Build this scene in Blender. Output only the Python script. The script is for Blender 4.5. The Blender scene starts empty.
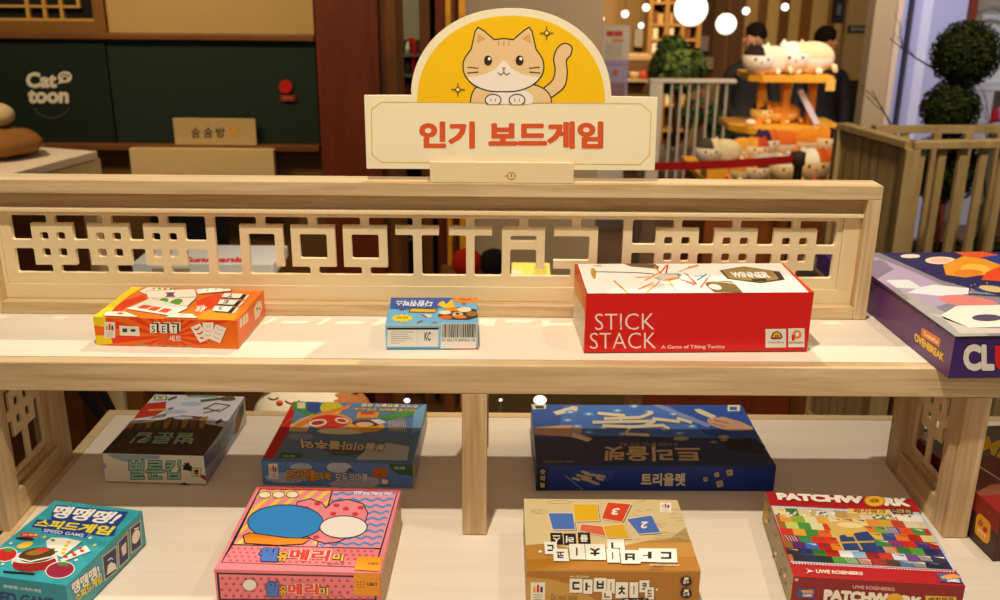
import bpy, bmesh, math, random
from mathutils import Vector, Matrix
random.seed(7)
scene = bpy.context.scene
COL = scene.collection
R = math.radians

# ------------------------------------------------------------------ camera
FPX = 982.77
CAM = Vector((0.5703, -1.0064, 0.6390))
PITCH, YAW, ROLL = 0.3306, 0.0041, 0.0089
def cam_axes():
    cy, sy = math.cos(YAW), math.sin(YAW); cp, sp = math.cos(PITCH), math.sin(PITCH)
    fw = Vector((sy*cp, cy*cp, -sp)); r = Vector((cy, -sy, 0)); u = r.cross(fw)
    cr, sr = math.cos(ROLL), math.sin(ROLL)
    return r*cr + u*sr, -r*sr + u*cr, fw
AR, AU, AF = cam_axes()
def ray(px, py): return AF + AR*((px-500)/FPX) - AU*((py-300)/FPX)
def at(px, py, Y):
    d = ray(px, py); return CAM + d*((Y-CAM.y)/d.y)
def onz(px, py, z):
    d = ray(px, py); return CAM + d*((z-CAM.z)/d.z)
def pix(P):
    d = Vector(P)-CAM; z = d.dot(AF); return (500+FPX*d.dot(AR)/z, 300-FPX*d.dot(AU)/z)
cd = bpy.data.cameras.new('camera'); cam = bpy.data.objects.new('camera', cd); COL.objects.link(cam)
M = Matrix((AR, AU, -AF)).transposed().to_4x4(); M.translation = CAM; cam.matrix_world = M
cd.sensor_width = 36; cd.lens = FPX*36/1000; cd.clip_start = .02
cd.dof.use_dof = True; cd.dof.focus_distance = 1.12; cd.dof.aperture_fstop = 7.5
scene.camera = cam

# ------------------------------------------------------------------ colours and materials
def lin(c):
    if isinstance(c, str):
        c = tuple(int(c[i:i+2], 16)/255 for i in (0, 2, 4))
    return tuple((x/12.92 if x <= .04045 else ((x+.055)/1.055)**2.4) for x in c[:3]) + (1,)
def hx(r, g, b): return '%02x%02x%02x' % (int(r), int(g), int(b))
def newmat(name):
    m = bpy.data.materials.new(name); m.use_nodes = True
    nt = m.node_tree; return m, nt, nt.nodes['Principled BSDF']
def mat_attr(name, rough, coat=0, noise=0.0, spec=.5):
    m, nt, b = newmat(name)
    a = nt.nodes.new('ShaderNodeVertexColor'); a.layer_name = 'Col'
    b.inputs['Roughness'].default_value = rough
    b.inputs['Specular IOR Level'].default_value = spec
    b.inputs['Coat Weight'].default_value = coat; b.inputs['Coat Roughness'].default_value = .12
    if noise:
        t = nt.nodes.new('ShaderNodeTexCoord'); n = nt.nodes.new('ShaderNodeTexNoise'); n.inputs['Scale'].default_value = 14
        n.inputs['Detail'].default_value = 5
        mr = nt.nodes.new('ShaderNodeMapRange'); mr.inputs[3].default_value = 1-noise; mr.inputs[4].default_value = 1+noise
        v = nt.nodes.new('ShaderNodeVectorMath'); v.operation = 'SCALE'
        nt.links.new(t.outputs['Object'], n.inputs['Vector']); nt.links.new(n.outputs['Fac'], mr.inputs[0])
        nt.links.new(a.outputs['Color'], v.inputs[0]); nt.links.new(mr.outputs[0], v.inputs['Scale'])
        nt.links.new(v.outputs[0], b.inputs['Base Color'])
    else:
        nt.links.new(a.outputs['Color'], b.inputs['Base Color'])
    return m
def mat_wood(name, c1, c2, axis, scale=1.0, rough=.5, contrast=(.35, .65), across=55, bump=.0):
    m, nt, b = newmat(name)
    t = nt.nodes.new('ShaderNodeTexCoord'); mp = nt.nodes.new('ShaderNodeMapping')
    s = [across*scale]*3; s[axis] = 2.2*scale
    mp.inputs['Scale'].default_value = s
    n = nt.nodes.new('ShaderNodeTexNoise'); n.inputs['Scale'].default_value = 1.0; n.inputs['Detail'].default_value = 6; n.inputs['Roughness'].default_value = .62; n.inputs['Distortion'].default_value = .9
    n2 = nt.nodes.new('ShaderNodeTexNoise'); n2.inputs['Scale'].default_value = 5; n2.inputs['Detail'].default_value = 8; n2.inputs['Roughness'].default_value = .7
    mx = nt.nodes.new('ShaderNodeMix'); mx.inputs[0].default_value = .35
    cr = nt.nodes.new('ShaderNodeValToRGB')
    cr.color_ramp.elements[0].position = contrast[0]; cr.color_ramp.elements[1].position = contrast[1]
    cr.color_ramp.elements[0].color = lin(c1); cr.color_ramp.elements[1].color = lin(c2)
    L = nt.links.new
    L(t.outputs['Object'], mp.inputs['Vector']); L(mp.outputs[0], n.inputs['Vector']); L(mp.outputs[0], n2.inputs['Vector'])
    L(n.outputs['Fac'], mx.inputs[2]); L(n2.outputs['Fac'], mx.inputs[3]); L(mx.outputs[0], cr.inputs[0]); L(cr.outputs[0], b.inputs['Base Color'])
    b.inputs['Roughness'].default_value = rough
    return m
def mat_emit(name, c, s):
    m, nt, b = newmat(name)
    b.inputs['Base Color'].default_value = lin(c); b.inputs['Emission Color'].default_value = lin(c); b.inputs['Emission Strength'].default_value = s
    return m
OAK = [mat_wood('oak_%s' % 'xyz'[i], 'b8925c', 'e6cba0', i, rough=.48) for i in range(3)]
LAM = mat_wood('cream_laminate', 'ebd8bc', 'f5e8d6', 0, rough=.42, contrast=(.25, .7), across=40)
LAMO = mat_wood('edge_band_wood', 'd3b17c', 'e8cb9b', 0, rough=.45, contrast=(.3, .7))
PINE = mat_wood('pale_plywood', 'e8cc98', 'f2dcb2', 0, rough=.5, contrast=(.2, .8), across=22)
PINEZ = mat_wood('pale_plywood_upright', 'e8cc98', 'f2dcb2', 2, rough=.5, contrast=(.2, .8), across=22)
DARKW = mat_wood('dark_red_wood', '5a2006', '78300c', 2, rough=.45, across=20)
BROWN = mat_wood('brown_wood', '583008', '7e4a12', 0, rough=.5, across=20)
BROWNZ = mat_wood('brown_wood_upright', '583008', '7e4a12', 2, rough=.5, across=20)
FENCE = mat_wood('tan_fence_wood', 'a08a60', 'c4ad82', 2, rough=.6, across=15)
ORANGEW = mat_wood('orange_lacquered_wood', 'd88c1a', 'f2b034', 0, rough=.4, across=12)
PRINT = mat_attr('printed_card', .45, coat=.08, spec=.35)
GLOSS = mat_attr('glossy_printed_card', .42, coat=.06, spec=.5)
MATTE = mat_attr('painted_surface', .75, noise=.06, spec=.25)
PLUSH = mat_attr('plush_fabric', .95, noise=.12, spec=.1)
LEAF = mat_attr('leaf_surface', .8, noise=.25, spec=.15)
LAMP = mat_emit('lamp_glow', 'fff4e0', 1.5)
LAMP_GLINT = mat_emit('lamp_and_glint_glow', 'fff6e6', 2.5)

# ------------------------------------------------------------------ mesh builder
class MB:
    def __init__(s): s.v = []; s.f = []; s.c = []; s.sm = []
    def face(s, pts, col='ffffff', smooth=False):
        i = len(s.v); s.v += [tuple(p) for p in pts]; s.f.append(tuple(range(i, i+len(pts)))); s.c.append(col); s.sm.append(smooth)
    def grid(s, rows, col='ffffff', closed=False, smooth=True, caps=False):
        i = len(s.v); n = len(rows[0])
        for r in rows: s.v += [tuple(p) for p in r]
        for a in range(len(rows)-1):
            for b in range(n if closed else n-1):
                b2 = (b+1) % n
                s.f.append((i+a*n+b, i+a*n+b2, i+(a+1)*n+b2, i+(a+1)*n+b)); s.c.append(col(a, b) if callable(col) else col); s.sm.append(smooth)
        if caps:
            cc = col(0, 0) if callable(col) else col
            s.f.append(tuple(i+k for k in range(n))[::-1]); s.c.append(cc); s.sm.append(False)
            s.f.append(tuple(i+(len(rows)-1)*n+k for k in range(n))); s.c.append(cc); s.sm.append(False)
    def box(s, x0, x1, y0, y1, z0, z1, col='ffffff', M=None, cols=None):
        P = [Vector((x, y, z)) for z in (z0, z1) for y in (y0, y1) for x in (x0, x1)]
        if M is not None: P = [M @ p for p in P]
        i = len(s.v); s.v += [tuple(p) for p in P]
        F = [(0, 2, 3, 1), (4, 5, 7, 6), (0, 1, 5, 4), (2, 6, 7, 3), (0, 4, 6, 2), (1, 3, 7, 5)]  # bottom top front back left right
        for k, f in enumerate(F):
            s.f.append(tuple(i+j for j in f)); s.c.append(cols[k] if cols else col); s.sm.append(False)
    def bar(s, a, b, w, d, col='ffffff', up=(0, 0, 1)):
        a, b = Vector(a), Vector(b); z = (b-a); L = z.length; z.normalize()
        u = Vector(up)
        if abs(z.dot(u)) > .98: u = Vector((1, 0, 0))
        x = z.cross(u).normalized(); y = x.cross(z)
        Mx = Matrix((x, y, z)).transposed().to_4x4(); Mx.translation = a
        s.box(-w/2, w/2, -d/2, d/2, 0, L, col, Mx)
    def tube(s, pts, r, col='ffffff', n=8):
        pts = [Vector(p) for p in pts]; rows = []
        for k, p in enumerate(pts):
            t = (pts[min(k+1, len(pts)-1)]-pts[max(k-1, 0)]).normalized()
            u = Vector((0, 0, 1)) if abs(t.z) < .9 else Vector((1, 0, 0))
            x = t.cross(u).normalized(); y = x.cross(t)
            rr = r[k] if isinstance(r, (list, tuple)) else r
            rows.append([p+x*math.cos(a)*rr+y*math.sin(a)*rr for a in [2*math.pi*j/n for j in range(n)]])
        s.grid(rows, col, closed=True, caps=True)
    def blob(s, c, rx, ry, rz, col='ffffff', n=24, m=14, fn=None, M=None):
        """a closed rounded body; fn(direction) -> radius factor; col may be a function of the direction"""
        c = Vector(c); rows = []; dirs = []
        for a in range(m+1):
            th = math.pi*a/m; row = []; dr = []
            for b in range(n):
                ph = 2*math.pi*b/n; d = Vector((math.sin(th)*math.cos(ph), math.sin(th)*math.sin(ph), math.cos(th)))
                k = fn(d) if fn else 1
                p = Vector((d.x*rx*k, d.y*ry*k, d.z*rz*k))
                if M is not None: p = M @ p
                row.append(c+p); dr.append(d)
            rows.append(row); dirs.append(dr)
        if callable(col):
            s.grid(rows[::-1], lambda a, b: col((dirs[::-1][a][b]+dirs[::-1][min(a+1, m)][(b+1) % n]).normalized()), closed=True)
        else: s.grid(rows[::-1], col, closed=True)
    def lathe(s, c, prof, col='ffffff', n=24):
        c = Vector(c)
        s.grid([[c+Vector((r*math.cos(2*math.pi*j/n), r*math.sin(2*math.pi*j/n), z)) for j in range(n)] for r, z in prof], col, closed=True, caps=True)
    def build(s, name, mat, parent=None, bevel=0, origin=None):
        me = bpy.data.meshes.new(name)
        v = s.v
        if origin is not None: v = [tuple(Vector(p)-Vector(origin)) for p in v]
        me.from_pydata(v, [], s.f)
        ca = me.color_attributes.new('Col', 'FLOAT_COLOR', 'CORNER')
        buf = []
        cache = {}
        for p in me.polygons:
            c = s.c[p.index]
            if c not in cache: cache[c] = lin(c)
            buf += list(cache[c])*p.loop_total
        ca.data.foreach_set('color', buf)
        me.polygons.foreach_set('use_smooth', s.sm)
        me.materials.append(mat); me.update()
        o = bpy.data.objects.new(name, me); COL.objects.link(o)
        if parent is not None: o.parent = parent
        if origin is not None: o.location = origin
        if bevel:
            bv = o.modifiers.new('edge', 'BEVEL'); bv.width = bevel; bv.segments = 2; bv.limit_method = 'ANGLE'
        return o
def tag(o, label=None, cat=None, group=None, kind=None):
    if label: o['label'] = label
    if cat: o['category'] = cat
    if group: o['group'] = group
    if kind: o['kind'] = kind
    return o
def thing(name, label, cat, loc=(0, 0, 0), group=None):
    o = bpy.data.objects.new(name, None); COL.objects.link(o); o.location = loc; o.empty_display_size = .02
    bpy.context.view_layer.update()
    return tag(o, label, cat, group)
def put(mb, name, mat, parent=None, bevel=0):
    """build world-space geometry under a thing whose empty stands at its base"""
    o = mb.build(name, mat, None, bevel)
    if parent is not None:
        off = Vector(parent.location)
        p = parent.parent
        while p is not None: off += Vector(p.location); p = p.parent
        for v in o.data.vertices: v.co -= off
        o.parent = parent
    return o

# ------------------------------------------------------------------ flat outlines with holes
def outline_plate(name, rects, holes_round, thick, mat, parent, plane):
    """union of rects (a0,a1,b0,b1) traced to loops with rounded corners and given a thickness; plane(a,b,t)->world"""
    xs = sorted({round(v, 5) for r in rects for v in r[:2]}); zs = sorted({round(v, 5) for r in rects for v in r[2:]})
    def clean(l):
        o = [l[0]]
        for v in l[1:]:
            if v-o[-1] > 4e-4: o.append(v)
        return o
    xs, zs = clean(xs), clean(zs)
    def idx(l, v): return min(range(len(l)), key=lambda i: abs(l[i]-v))
    occ = set()
    for a0, a1, b0, b1 in rects:
        for i in range(idx(xs, a0), idx(xs, a1)):
            for j in range(idx(zs, b0), idx(zs, b1)): occ.add((i, j))
    edges = {}
    for (i, j) in occ:
        for (p, q, nb) in (((i, j), (i+1, j), (i, j-1)), ((i+1, j), (i+1, j+1), (i+1, j)), ((i+1, j+1), (i, j+1), (i, j+1)), ((i, j+1), (i, j), (i-1, j))):
            if nb not in occ: edges.setdefault(p, []).append(q)
    loops = []
    while edges:
        p0 = next(iter(edges)); lp = [p0]; p = p0
        while True:
            q = edges[p].pop(0)
            if not edges[p]: del edges[p]
            if q == p0: break
            lp.append(q); p = q
        pts = [Vector((xs[a], zs[b])) for a, b in lp]
        pts = [pts[k] for k in range(len(pts)) if abs((pts[k]-pts[k-1]).cross(pts[(k+1) % len(pts)]-pts[k])) > 1e-12]
        loops.append(pts)
    cu = bpy.data.curves.new(name, 'CURVE'); cu.dimensions = '2D'; cu.fill_mode = 'BOTH'
    ext = max(range(len(loops)), key=lambda k: max(p.x for p in loops[k])-min(p.x for p in loops[k]))
    for k, lp in enumerate(loops):
        out = []
        n = len(lp)
        for i in range(n):
            a, b, c = lp[i-1], lp[i], lp[(i+1) % n]
            d1 = (a-b).normalized(); d2 = (c-b).normalized()
            r = 0 if k == ext else min(holes_round, (a-b).length*.45, (c-b).length*.45)
            conv = (b-a).cross(c-b) < 0
            if r <= 0 or not conv: out.append(b); continue
            for t in range(5):
                w = t/4; out.append((b+d1*r)*(1-w)**2 + b*2*w*(1-w) + (b+d2*r)*w**2)
        sp = cu.splines.new('POLY'); sp.points.add(len(out)-1); sp.use_cyclic_u = True
        for i, p in enumerate(out): sp.points[i].co = (p.x, p.y, 0, 1)
    cu.extrude = thick/2
    tmp = bpy.data.objects.new('tmp', cu); COL.objects.link(tmp)
    dg = bpy.context.evaluated_depsgraph_get(); me = bpy.data.meshes.new_from_object(tmp.evaluated_get(dg))
    bpy.data.objects.remove(tmp); bpy.data.curves.remove(cu)
    for v in me.vertices: v.co = plane(v.co.x, v.co.y, v.co.z+thick/2)
    me.name = name; me.materials.clear(); me.materials.append(mat)
    bm = bmesh.new(); bm.from_mesh(me); bmesh.ops.remove_doubles(bm, verts=bm.verts, dist=1e-6); bmesh.ops.recalc_face_normals(bm, faces=bm.faces); bm.to_mesh(me); bm.free()
    for p in me.polygons: p.use_smooth = False
    o = bpy.data.objects.new(name, me); COL.objects.link(o)
    if parent is not None:
        off = Vector(parent.location); q = parent.parent
        while q is not None: off += Vector(q.location); q = q.parent
        for v in me.vertices: v.co -= off
        o.parent = parent
    return o

# ------------------------------------------------------------------ lettering
_tc = {}
def text_polys(body, off):
    k = (body, round(off, 4))
    if k in _tc: return _tc[k]
    cu = bpy.data.curves.new('t', 'FONT'); cu.body = body; cu.offset = off; cu.resolution_u = 3; cu.fill_mode = 'FRONT'
    o = bpy.data.objects.new('t', cu); COL.objects.link(o)
    dg = bpy.context.evaluated_depsgraph_get(); me = bpy.data.meshes.new_from_object(o.evaluated_get(dg))
    V = [(v.co.x, v.co.y) for v in me.vertices]; Fs = [tuple(p.vertices) for p in me.polygons]
    bpy.data.objects.remove(o); bpy.data.curves.remove(cu); bpy.data.meshes.remove(me)
    _tc[k] = (V, Fs); return _tc[k]
def solve_h(src, dst):
    A = []; B = []
    for (x, y), (u, v) in zip(src, dst):
        A.append([x, y, 1, 0, 0, 0, -u*x, -u*y]); B.append(u); A.append([0, 0, 0, x, y, 1, -v*x, -v*y]); B.append(v)
    n = 8
    for i in range(n):
        p = max(range(i, n), key=lambda r: abs(A[r][i])); A[i], A[p] = A[p], A[i]; B[i], B[p] = B[p], B[i]
        for r in range(n):
            if r != i:
                f = A[r][i]/A[i][i]
                for c in range(i, n): A[r][c] -= f*A[i][c]
                B[r] -= f*B[i]
    h = [B[i]/A[i][i] for i in range(n)]+[1]
    return lambda x, y: ((h[0]*x+h[1]*y+h[2])/(h[6]*x+h[7]*y+1), (h[3]*x+h[4]*y+h[5])/(h[6]*x+h[7]*y+1))
def clip01(P, lo=0.0, hi=1.0):
    for ax, lim, sg in ((0, lo, 1), (0, hi, -1), (1, lo, 1), (1, hi, -1)):
        out = []
        for i in range(len(P)):
            a, b = P[i-1], P[i]; da, db = (a[ax]-lim)*sg, (b[ax]-lim)*sg
            if (da < 0) != (db < 0):
                t = da/(da-db); out.append((a[0]+(b[0]-a[0])*t, a[1]+(b[1]-a[1])*t))
            if db >= 0: out.append(b)
        P = out
        if len(P) < 3: return []
    return P
class Face:
    """a flat face to print on: O + u*U + v*V (u,v in 0..1), outward N; pc = the four corners BL BR TR TL as seen"""
    STEP = 1.6e-5
    def __init__(s, O, U, V, N, pc=None):
        s.O, s.U, s.V, s.N = Vector(O), Vector(U), Vector(V), Vector(N).normalized()
        s.mb = MB(); s.tx = MB(); s.k = 4
        if pc is None: pc = [pix(s.O), pix(s.O+s.U), pix(s.O+s.U+s.V), pix(s.O+s.V)]
        s.h = solve_h(pc, [(0, 0), (1, 0), (1, 1), (0, 1)]); s.view(0, 0, 1)
    def view(s, ox, oy, sc): s.vw = (ox, oy, sc); return s
    def uv(s, p): return s.h(s.vw[0]+p[0]/s.vw[2], s.vw[1]+p[1]/s.vw[2])
    def W(s, u, v, k): return s.O+s.U*u+s.V*v+s.N*(k*s.STEP)
    def raw(s, uvs, col, k=None, mb=None, clip=True):
        if k is None: s.k += 1; k = s.k
        if clip: uvs = clip01(uvs)
        if len(uvs) < 3: return
        s.n = (getattr(s, 'n', 0)+1) % 8; k += s.n*.11
        P = [s.W(u, v, k) for u, v in uvs]
        nn = Vector((0, 0, 0))
        for i in range(len(P)): nn += P[i-1].cross(P[i])
        a = sum((uvs[i-1][0]*uvs[i][1]-uvs[i][0]*uvs[i-1][1]) for i in range(len(uvs)))
        flip = (a < 0) != (s.U.cross(s.V).dot(s.N) < 0)
        (mb or s.mb).face(P[::-1] if flip else P, col)
    def poly(s, pts, col, k=None, mb=None): s.raw([s.uv(p) for p in pts], col, k, mb)
    def ell(s, cx, cy, rx, ry, col, k=None, rot=0, n=22, mb=None):
        c, q = math.cos(R(rot)), math.sin(R(rot))
        s.poly([(cx+rx*math.cos(t)*c-ry*math.sin(t)*q, cy+rx*math.cos(t)*q+ry*math.sin(t)*c) for t in [2*math.pi*i/n for i in range(n)]], col, k, mb)
    def line(s, pts, w, col, k=None, mb=None):
        if k is None: s.k += 1; k = s.k
        for a, b in zip(pts[:-1], pts[1:]):
            dx, dy = b[0]-a[0], b[1]-a[1]; L = math.hypot(dx, dy) or 1; nx, ny = -dy/L*w/2, dx/L*w/2
            s.poly([(a[0]+nx, a[1]+ny), (b[0]+nx, b[1]+ny), (b[0]-nx, b[1]-ny), (a[0]-nx, a[1]-ny)], col, k, mb)
        for p in pts[1:-1]: s.ell(p[0], p[1], w/2, w/2, col, k, n=8, mb=mb)
    def rect(s, x0, y0, x1, y1, col, k=None): s.poly([(x0, y0), (x1, y0), (x1, y1), (x0, y1)], col, k)
    def text(s, body, quad, col, off=.02, outline=None, ow=.05, letters=True):
        """quad: bottom-left, bottom-right, top-right, top-left of the writing as it is read, or (x0,y0,x1,y1)"""
        if len(quad) == 4 and not isinstance(quad[0], (tuple, list)):
            x0, y0, x1, y1 = quad; quad = [(x0, y1), (x1, y1), (x1, y0), (x0, y0)]
        Q = [s.uv(p) for p in quad]
        base = min(off, .018); b = max(0, off-.018)
        V, Fc = text_polys(body, base)
        if not V: return
        ax, bx = min(v[0] for v in V)-b, max(v[0] for v in V)+b; ay, by = min(v[1] for v in V)-b, max(v[1] for v in V)+b
        H = solve_h([(ax, ay), (bx, ay), (bx, by), (ax, by)], Q)
        mb = s.tx if letters else s.mb
        def ringd(r, n): return [(r*math.cos(2*math.pi*i/n+.39), r*math.sin(2*math.pi*i/n+.39)) for i in range(n)]
        passes = []
        if outline: passes.append((outline, ringd(b+ow, 8)))
        passes.append((col, ([(0, 0)] if b < .004 else ringd(b, 4 if b < .03 else 6)+([(0, 0)] if b > .03 else []))))
        for c_, sh in passes:
            s.k += 2
            for j, (dx, dy) in enumerate(sh):
                uv = [H(v[0]+dx, v[1]+dy) for v in V]
                for f in Fc: s.raw([uv[i] for i in f], c_, s.k+j*.06, mb)
# ================================================================== the display shelf
T = .2169; HB = .1821
shelf = thing('display_shelf', 'pale oak two-tier display shelf with a fretwork screen along the back, holding the board games', 'shelf', (.55, .1, -1.0))
XL, XR2, YF, YB = -.008, 1.62, -.50, .333
mb = MB(); mb.box(XL+.015, XR2, YF+.015, YB-.0155, -.030, 0); put(mb, 'lower_shelf', LAM, shelf)
for e_ in ((XL, XL+.0145, YF, YB), (XL+.0146, XR2, YB-.015, YB), (XL+.0146, XR2, YF, YF+.0145)):
    mb = MB(); mb.box(*e_, -.034, .0006); put(mb, 'edge_band', LAMO, shelf)
mb = MB(); mb.box(.03, XR2-.02, YF+.03, .26, -1.0, -.034); put(mb, 'base_cabinet', OAK[2], shelf)
XD0, XD1, YD = -.16, 1.62, .269
mb = MB(); mb.box(XD0, XD1, .0175, YD-.015, HB+.002, T); put(mb, 'upper_shelf', LAM, shelf)
mb = MB(); mb.box(XD0, XD1, 0, .017, HB, T-.0002); put(mb, 'front_rail', OAK[0], shelf, bevel=.0012)
mb = MB(); mb.box(XD0, XD1, YD-.0145, YD, HB, T-.0002); put(mb, 'back_rail', OAK[0], shelf, bevel=.0012)
for nm, x0 in (('post', .5325), ('post', 1.62-.03)):
    mb = MB(); mb.box(x0, x0+.0285, 0, .034, 0.0008, HB-.0003); put(mb, nm, OAK[2], shelf, bevel=.0008)
mb = MB(); mb.box(.5325, .561, YD-.045, YD-.012, 0.0008, HB-.0003); put(mb, 'post', OAK[2], shelf, bevel=.0008)

def side_panel(xi, out):
    """framed fretwork end panel; xi = the face towards the bay, out = direction away from it"""
    D = .1834; w = .036; th = .0285
    fr = MB()
    def bx(y0, y1, z0, z1, t0, t1, m): m.box(min(xi+out*t0, xi+out*t1), max(xi+out*t0, xi+out*t1), y0, y1, z0, z1)
    for ya, yb in ((0, w), (D-w, D)):
        up = MB(); bx(ya, yb, .0008, HB-.0003, 0, th, up); put(up, 'side_stile', OAK[2], shelf, bevel=.0008)
    for za, zb in ((.0008, w), (HB-.02, HB-.0003)):
        rl = MB(); bx(w+.0002, D-w-.0002, za, zb, .0002, th-.0002, rl); put(rl, 'side_rail', OAK[1], shelf, bevel=.0008)
    s2 = MB(); a, b = w+.0003, D-w-.0003; c, d = w+.0003, HB-.0205
    bx(a, a+.009, c, d, .006, .020, s2); bx(b-.009, b, c, d, .006, .020, s2); bx(a+.009, b-.009, c, c+.009, .0062, .020, s2)
    put(s2, 'side_moulding', OAK[2], shelf)
    y0, y1 = a+.009, b-.009; z0 = c+.009; z1 = d; u = (y1-y0-.012)/7
    ym = (y0+y1)/2; q = [y0+.006+u*k for k in range(8)]
    zm = z0+.008+u*3.4
    rc = [(y0, q[0], z0, z1), (q[7], y1, z0, z1), (y0, y1, z0, z0+.008), (y0, y1, z1-.002, z1)]
    def motif(zb):
        rows = [zb+u*k for k in range(6)]
        for k in (0, 2, 4): rc.append((q[1], q[6], rows[k], rows[k+1])); rc.append((q[1+k], q[2+k], rows[0], rows[5]))
        rc.append((y0, y1, rows[2], rows[3]))
    motif(zm); rc.append((q[3], q[4], z0, zm)); rc.append((q[3], q[4], zm+5*u, z1))
    outline_plate('side_fretwork', rc, .003, .0028, PINEZ, shelf, (lambda a_, b_, t: (xi+out*(.010+t), a_, b_)))
side_panel(0.0, -1); side_panel(1.10, 1)

# the screen standing on the upper shelf
FX0, FX1 = -.065, 1.0362; FY0, FY1 = .156, .193; FT = .0168; ZT = T+.1712; ZB = T+.0003
fr = thing('fretwork_screen', None, None); bpy.data.objects.remove(fr)
mb = MB(); mb.box(FX0, FX1, FY0, FY1, ZT-FT, ZT); scr = put(mb, 'screen_frame', OAK[0], shelf, bevel=.0009)
mb = MB(); mb.box(FX0+FT, FX1-FT, FY0, FY1, ZB, ZB+FT-.001); put(mb, 'screen_rail', OAK[0], scr, bevel=.0009)
for xa, xb in ((FX0, FX0+FT-.0002), (FX1-FT+.0002, FX1)):
    mb = MB(); mb.box(xa, xb, FY0, FY1, ZB, ZT-FT-.0002); put(mb, 'screen_stile', OAK[2], scr, bevel=.0009)
ix0, ix1 = FX0+FT+.0002, FX1-FT-.0002; iz0 = ZB+FT-.0008; iz1 = ZT-FT-.0002
PT = T+.1290; PB = T+.0355
mb = MB(); mb.box(ix0, ix1, FY0+.016, FY0+.032, PT+.006, iz1); put(mb, 'screen_header', OAK[0], scr)
for y_, za, zb in ((FY0+.006, PT+.0012, PT+.0058), (FY0+.014, iz0, PB)):
    mb = MB(); mb.box(ix0, ix1, y_, FY0+.034, za, zb); put(mb, 'screen_liner', PINE, scr, bevel=.0005)
px0, px1 = -.0435, .9985
for xa, xb in ((ix0, px0-.0004), (px1+.0004, ix1)):
    mb = MB(); mb.box(xa, xb, FY0+.014, FY0+.034, PB+.0003, PT+.0009); put(mb, 'screen_liner', PINEZ, scr)
zr = [T+v+.0012 for v in (.0483, .0587, .0692, .0801, .0907, .1008, .1119, .1224)]   # bottom gap ... top gap
rc = [(px0, px1, zr[7], PT+.0009), (px0, px1, PB+.0003, zr[0]), (px0, -.0304, PB+.0003, PT+.0009), (.9911, px1, PB+.0003, PT+.0009),
      (.2105, .2212, zr[0], zr[7]), (.7272, .7385, zr[0], zr[7])]
for x0 in (-.0057, .0637, .1329, .7678, .8405, .9143):
    u = .0512/5 if x0 < .5 else .0533/5
    for k in (0, 2, 4):
        rc.append((x0, x0+5*u, zr[1+k], zr[2+k])); rc.append((x0+k*u, x0+(k+1)*u, zr[1], zr[6]))
    xc = x0+2.5*u; rc.append((xc-.0048, xc+.0048, zr[6], zr[7])); rc.append((xc-.0048, xc+.0048, zr[0], zr[1]))
rc += [(-.0304, .2105, zr[3], zr[4]), (.7385, .9911, zr[3], zr[4])]
w = .0104
def ring(x0, x1, left=True, right=True, top=True, bottom=True):
    if left: rc.append((x0, x0+w, zr[1], zr[6]))
    if right: rc.append((x1-w, x1, zr[1], zr[6]))
    if top: rc.append((x0, x1, zr[5], zr[6]))
    if bottom: rc.append((x0, x1, zr[1], zr[2]))
    xc = (x0+x1)/2; rc.append((xc-.0053, xc+.0053, zr[6], zr[7]))
    if bottom: rc.append((xc-.0053, xc+.0053, zr[0], zr[1]))
ring(.2518, .3052, bottom=False); rc.append((.2518, .2518+w, zr[0], zr[6]))
ring(.3151, .3697); ring(.3796, .4342)
for x0, x1, v in ((.4448, .4987, .4665), (.5112, .5645, .5323)): rc += [(x0, x1, zr[5], zr[6]), (v, v+.0105, zr[0], zr[7])]
ring(.5769, .6303, bottom=False); rc += [(.5769, .5769+w, zr[0], zr[6]), (.5769, .6303, zr[3]+.003, zr[4]+.003)]
ring(.6415, .6961, left=False)
outline_plate('screen_fretwork', rc, .0028, .007, PINE, scr, (lambda a, b, t: (a, FY0+.016+.007-t, b)))

# ================================================================== the arched sign in its wooden foot
bl = [at(430, 181, FY0), at(573.5, 181, FY0)]
holder = thing('sign_holder', 'pale pine block with one dark knot, holding the arched yellow sign on the screen top', 'sign stand', (bl[0].x, FY0, ZT))
bz0 = ZT+.0003; bz1 = at(500, 162.5, FY0).z
mb = MB(); mb.box(bl[0].x, bl[1].x, FY0+.001, FY0+.0075, bz0, bz1); mb.box(bl[0].x, bl[1].x, FY0+.0165, FY0+.034, bz0, bz1); mb.box(bl[0].x, bl[1].x, FY0+.0075, FY0+.0165, bz0, bz0+.006)
put(mb, 'slotted_block', PINE, holder, bevel=.0006)
kf = Face((bl[0].x, FY0+.0009, bz0), (bl[1].x-bl[0].x, 0, 0), (0, 0, bz1-bz0), (0, -1, 0)); kf.view(360, 150, 5)
kf.ell(757, 130, 22, 20, '6b4a24'); kf.ell(757, 130, 19, 17, 'ecc98f'); kf.ell(748, 122, 6, 6, 'f0d29c'); kf.line([(757, 120), (757, 134)], 5, '6b4a24'); kf.ell(733, 130, 12, 5, 'd9a95e', k=4)
put(kf.mb, 'knot', PRINT, holder)

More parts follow.
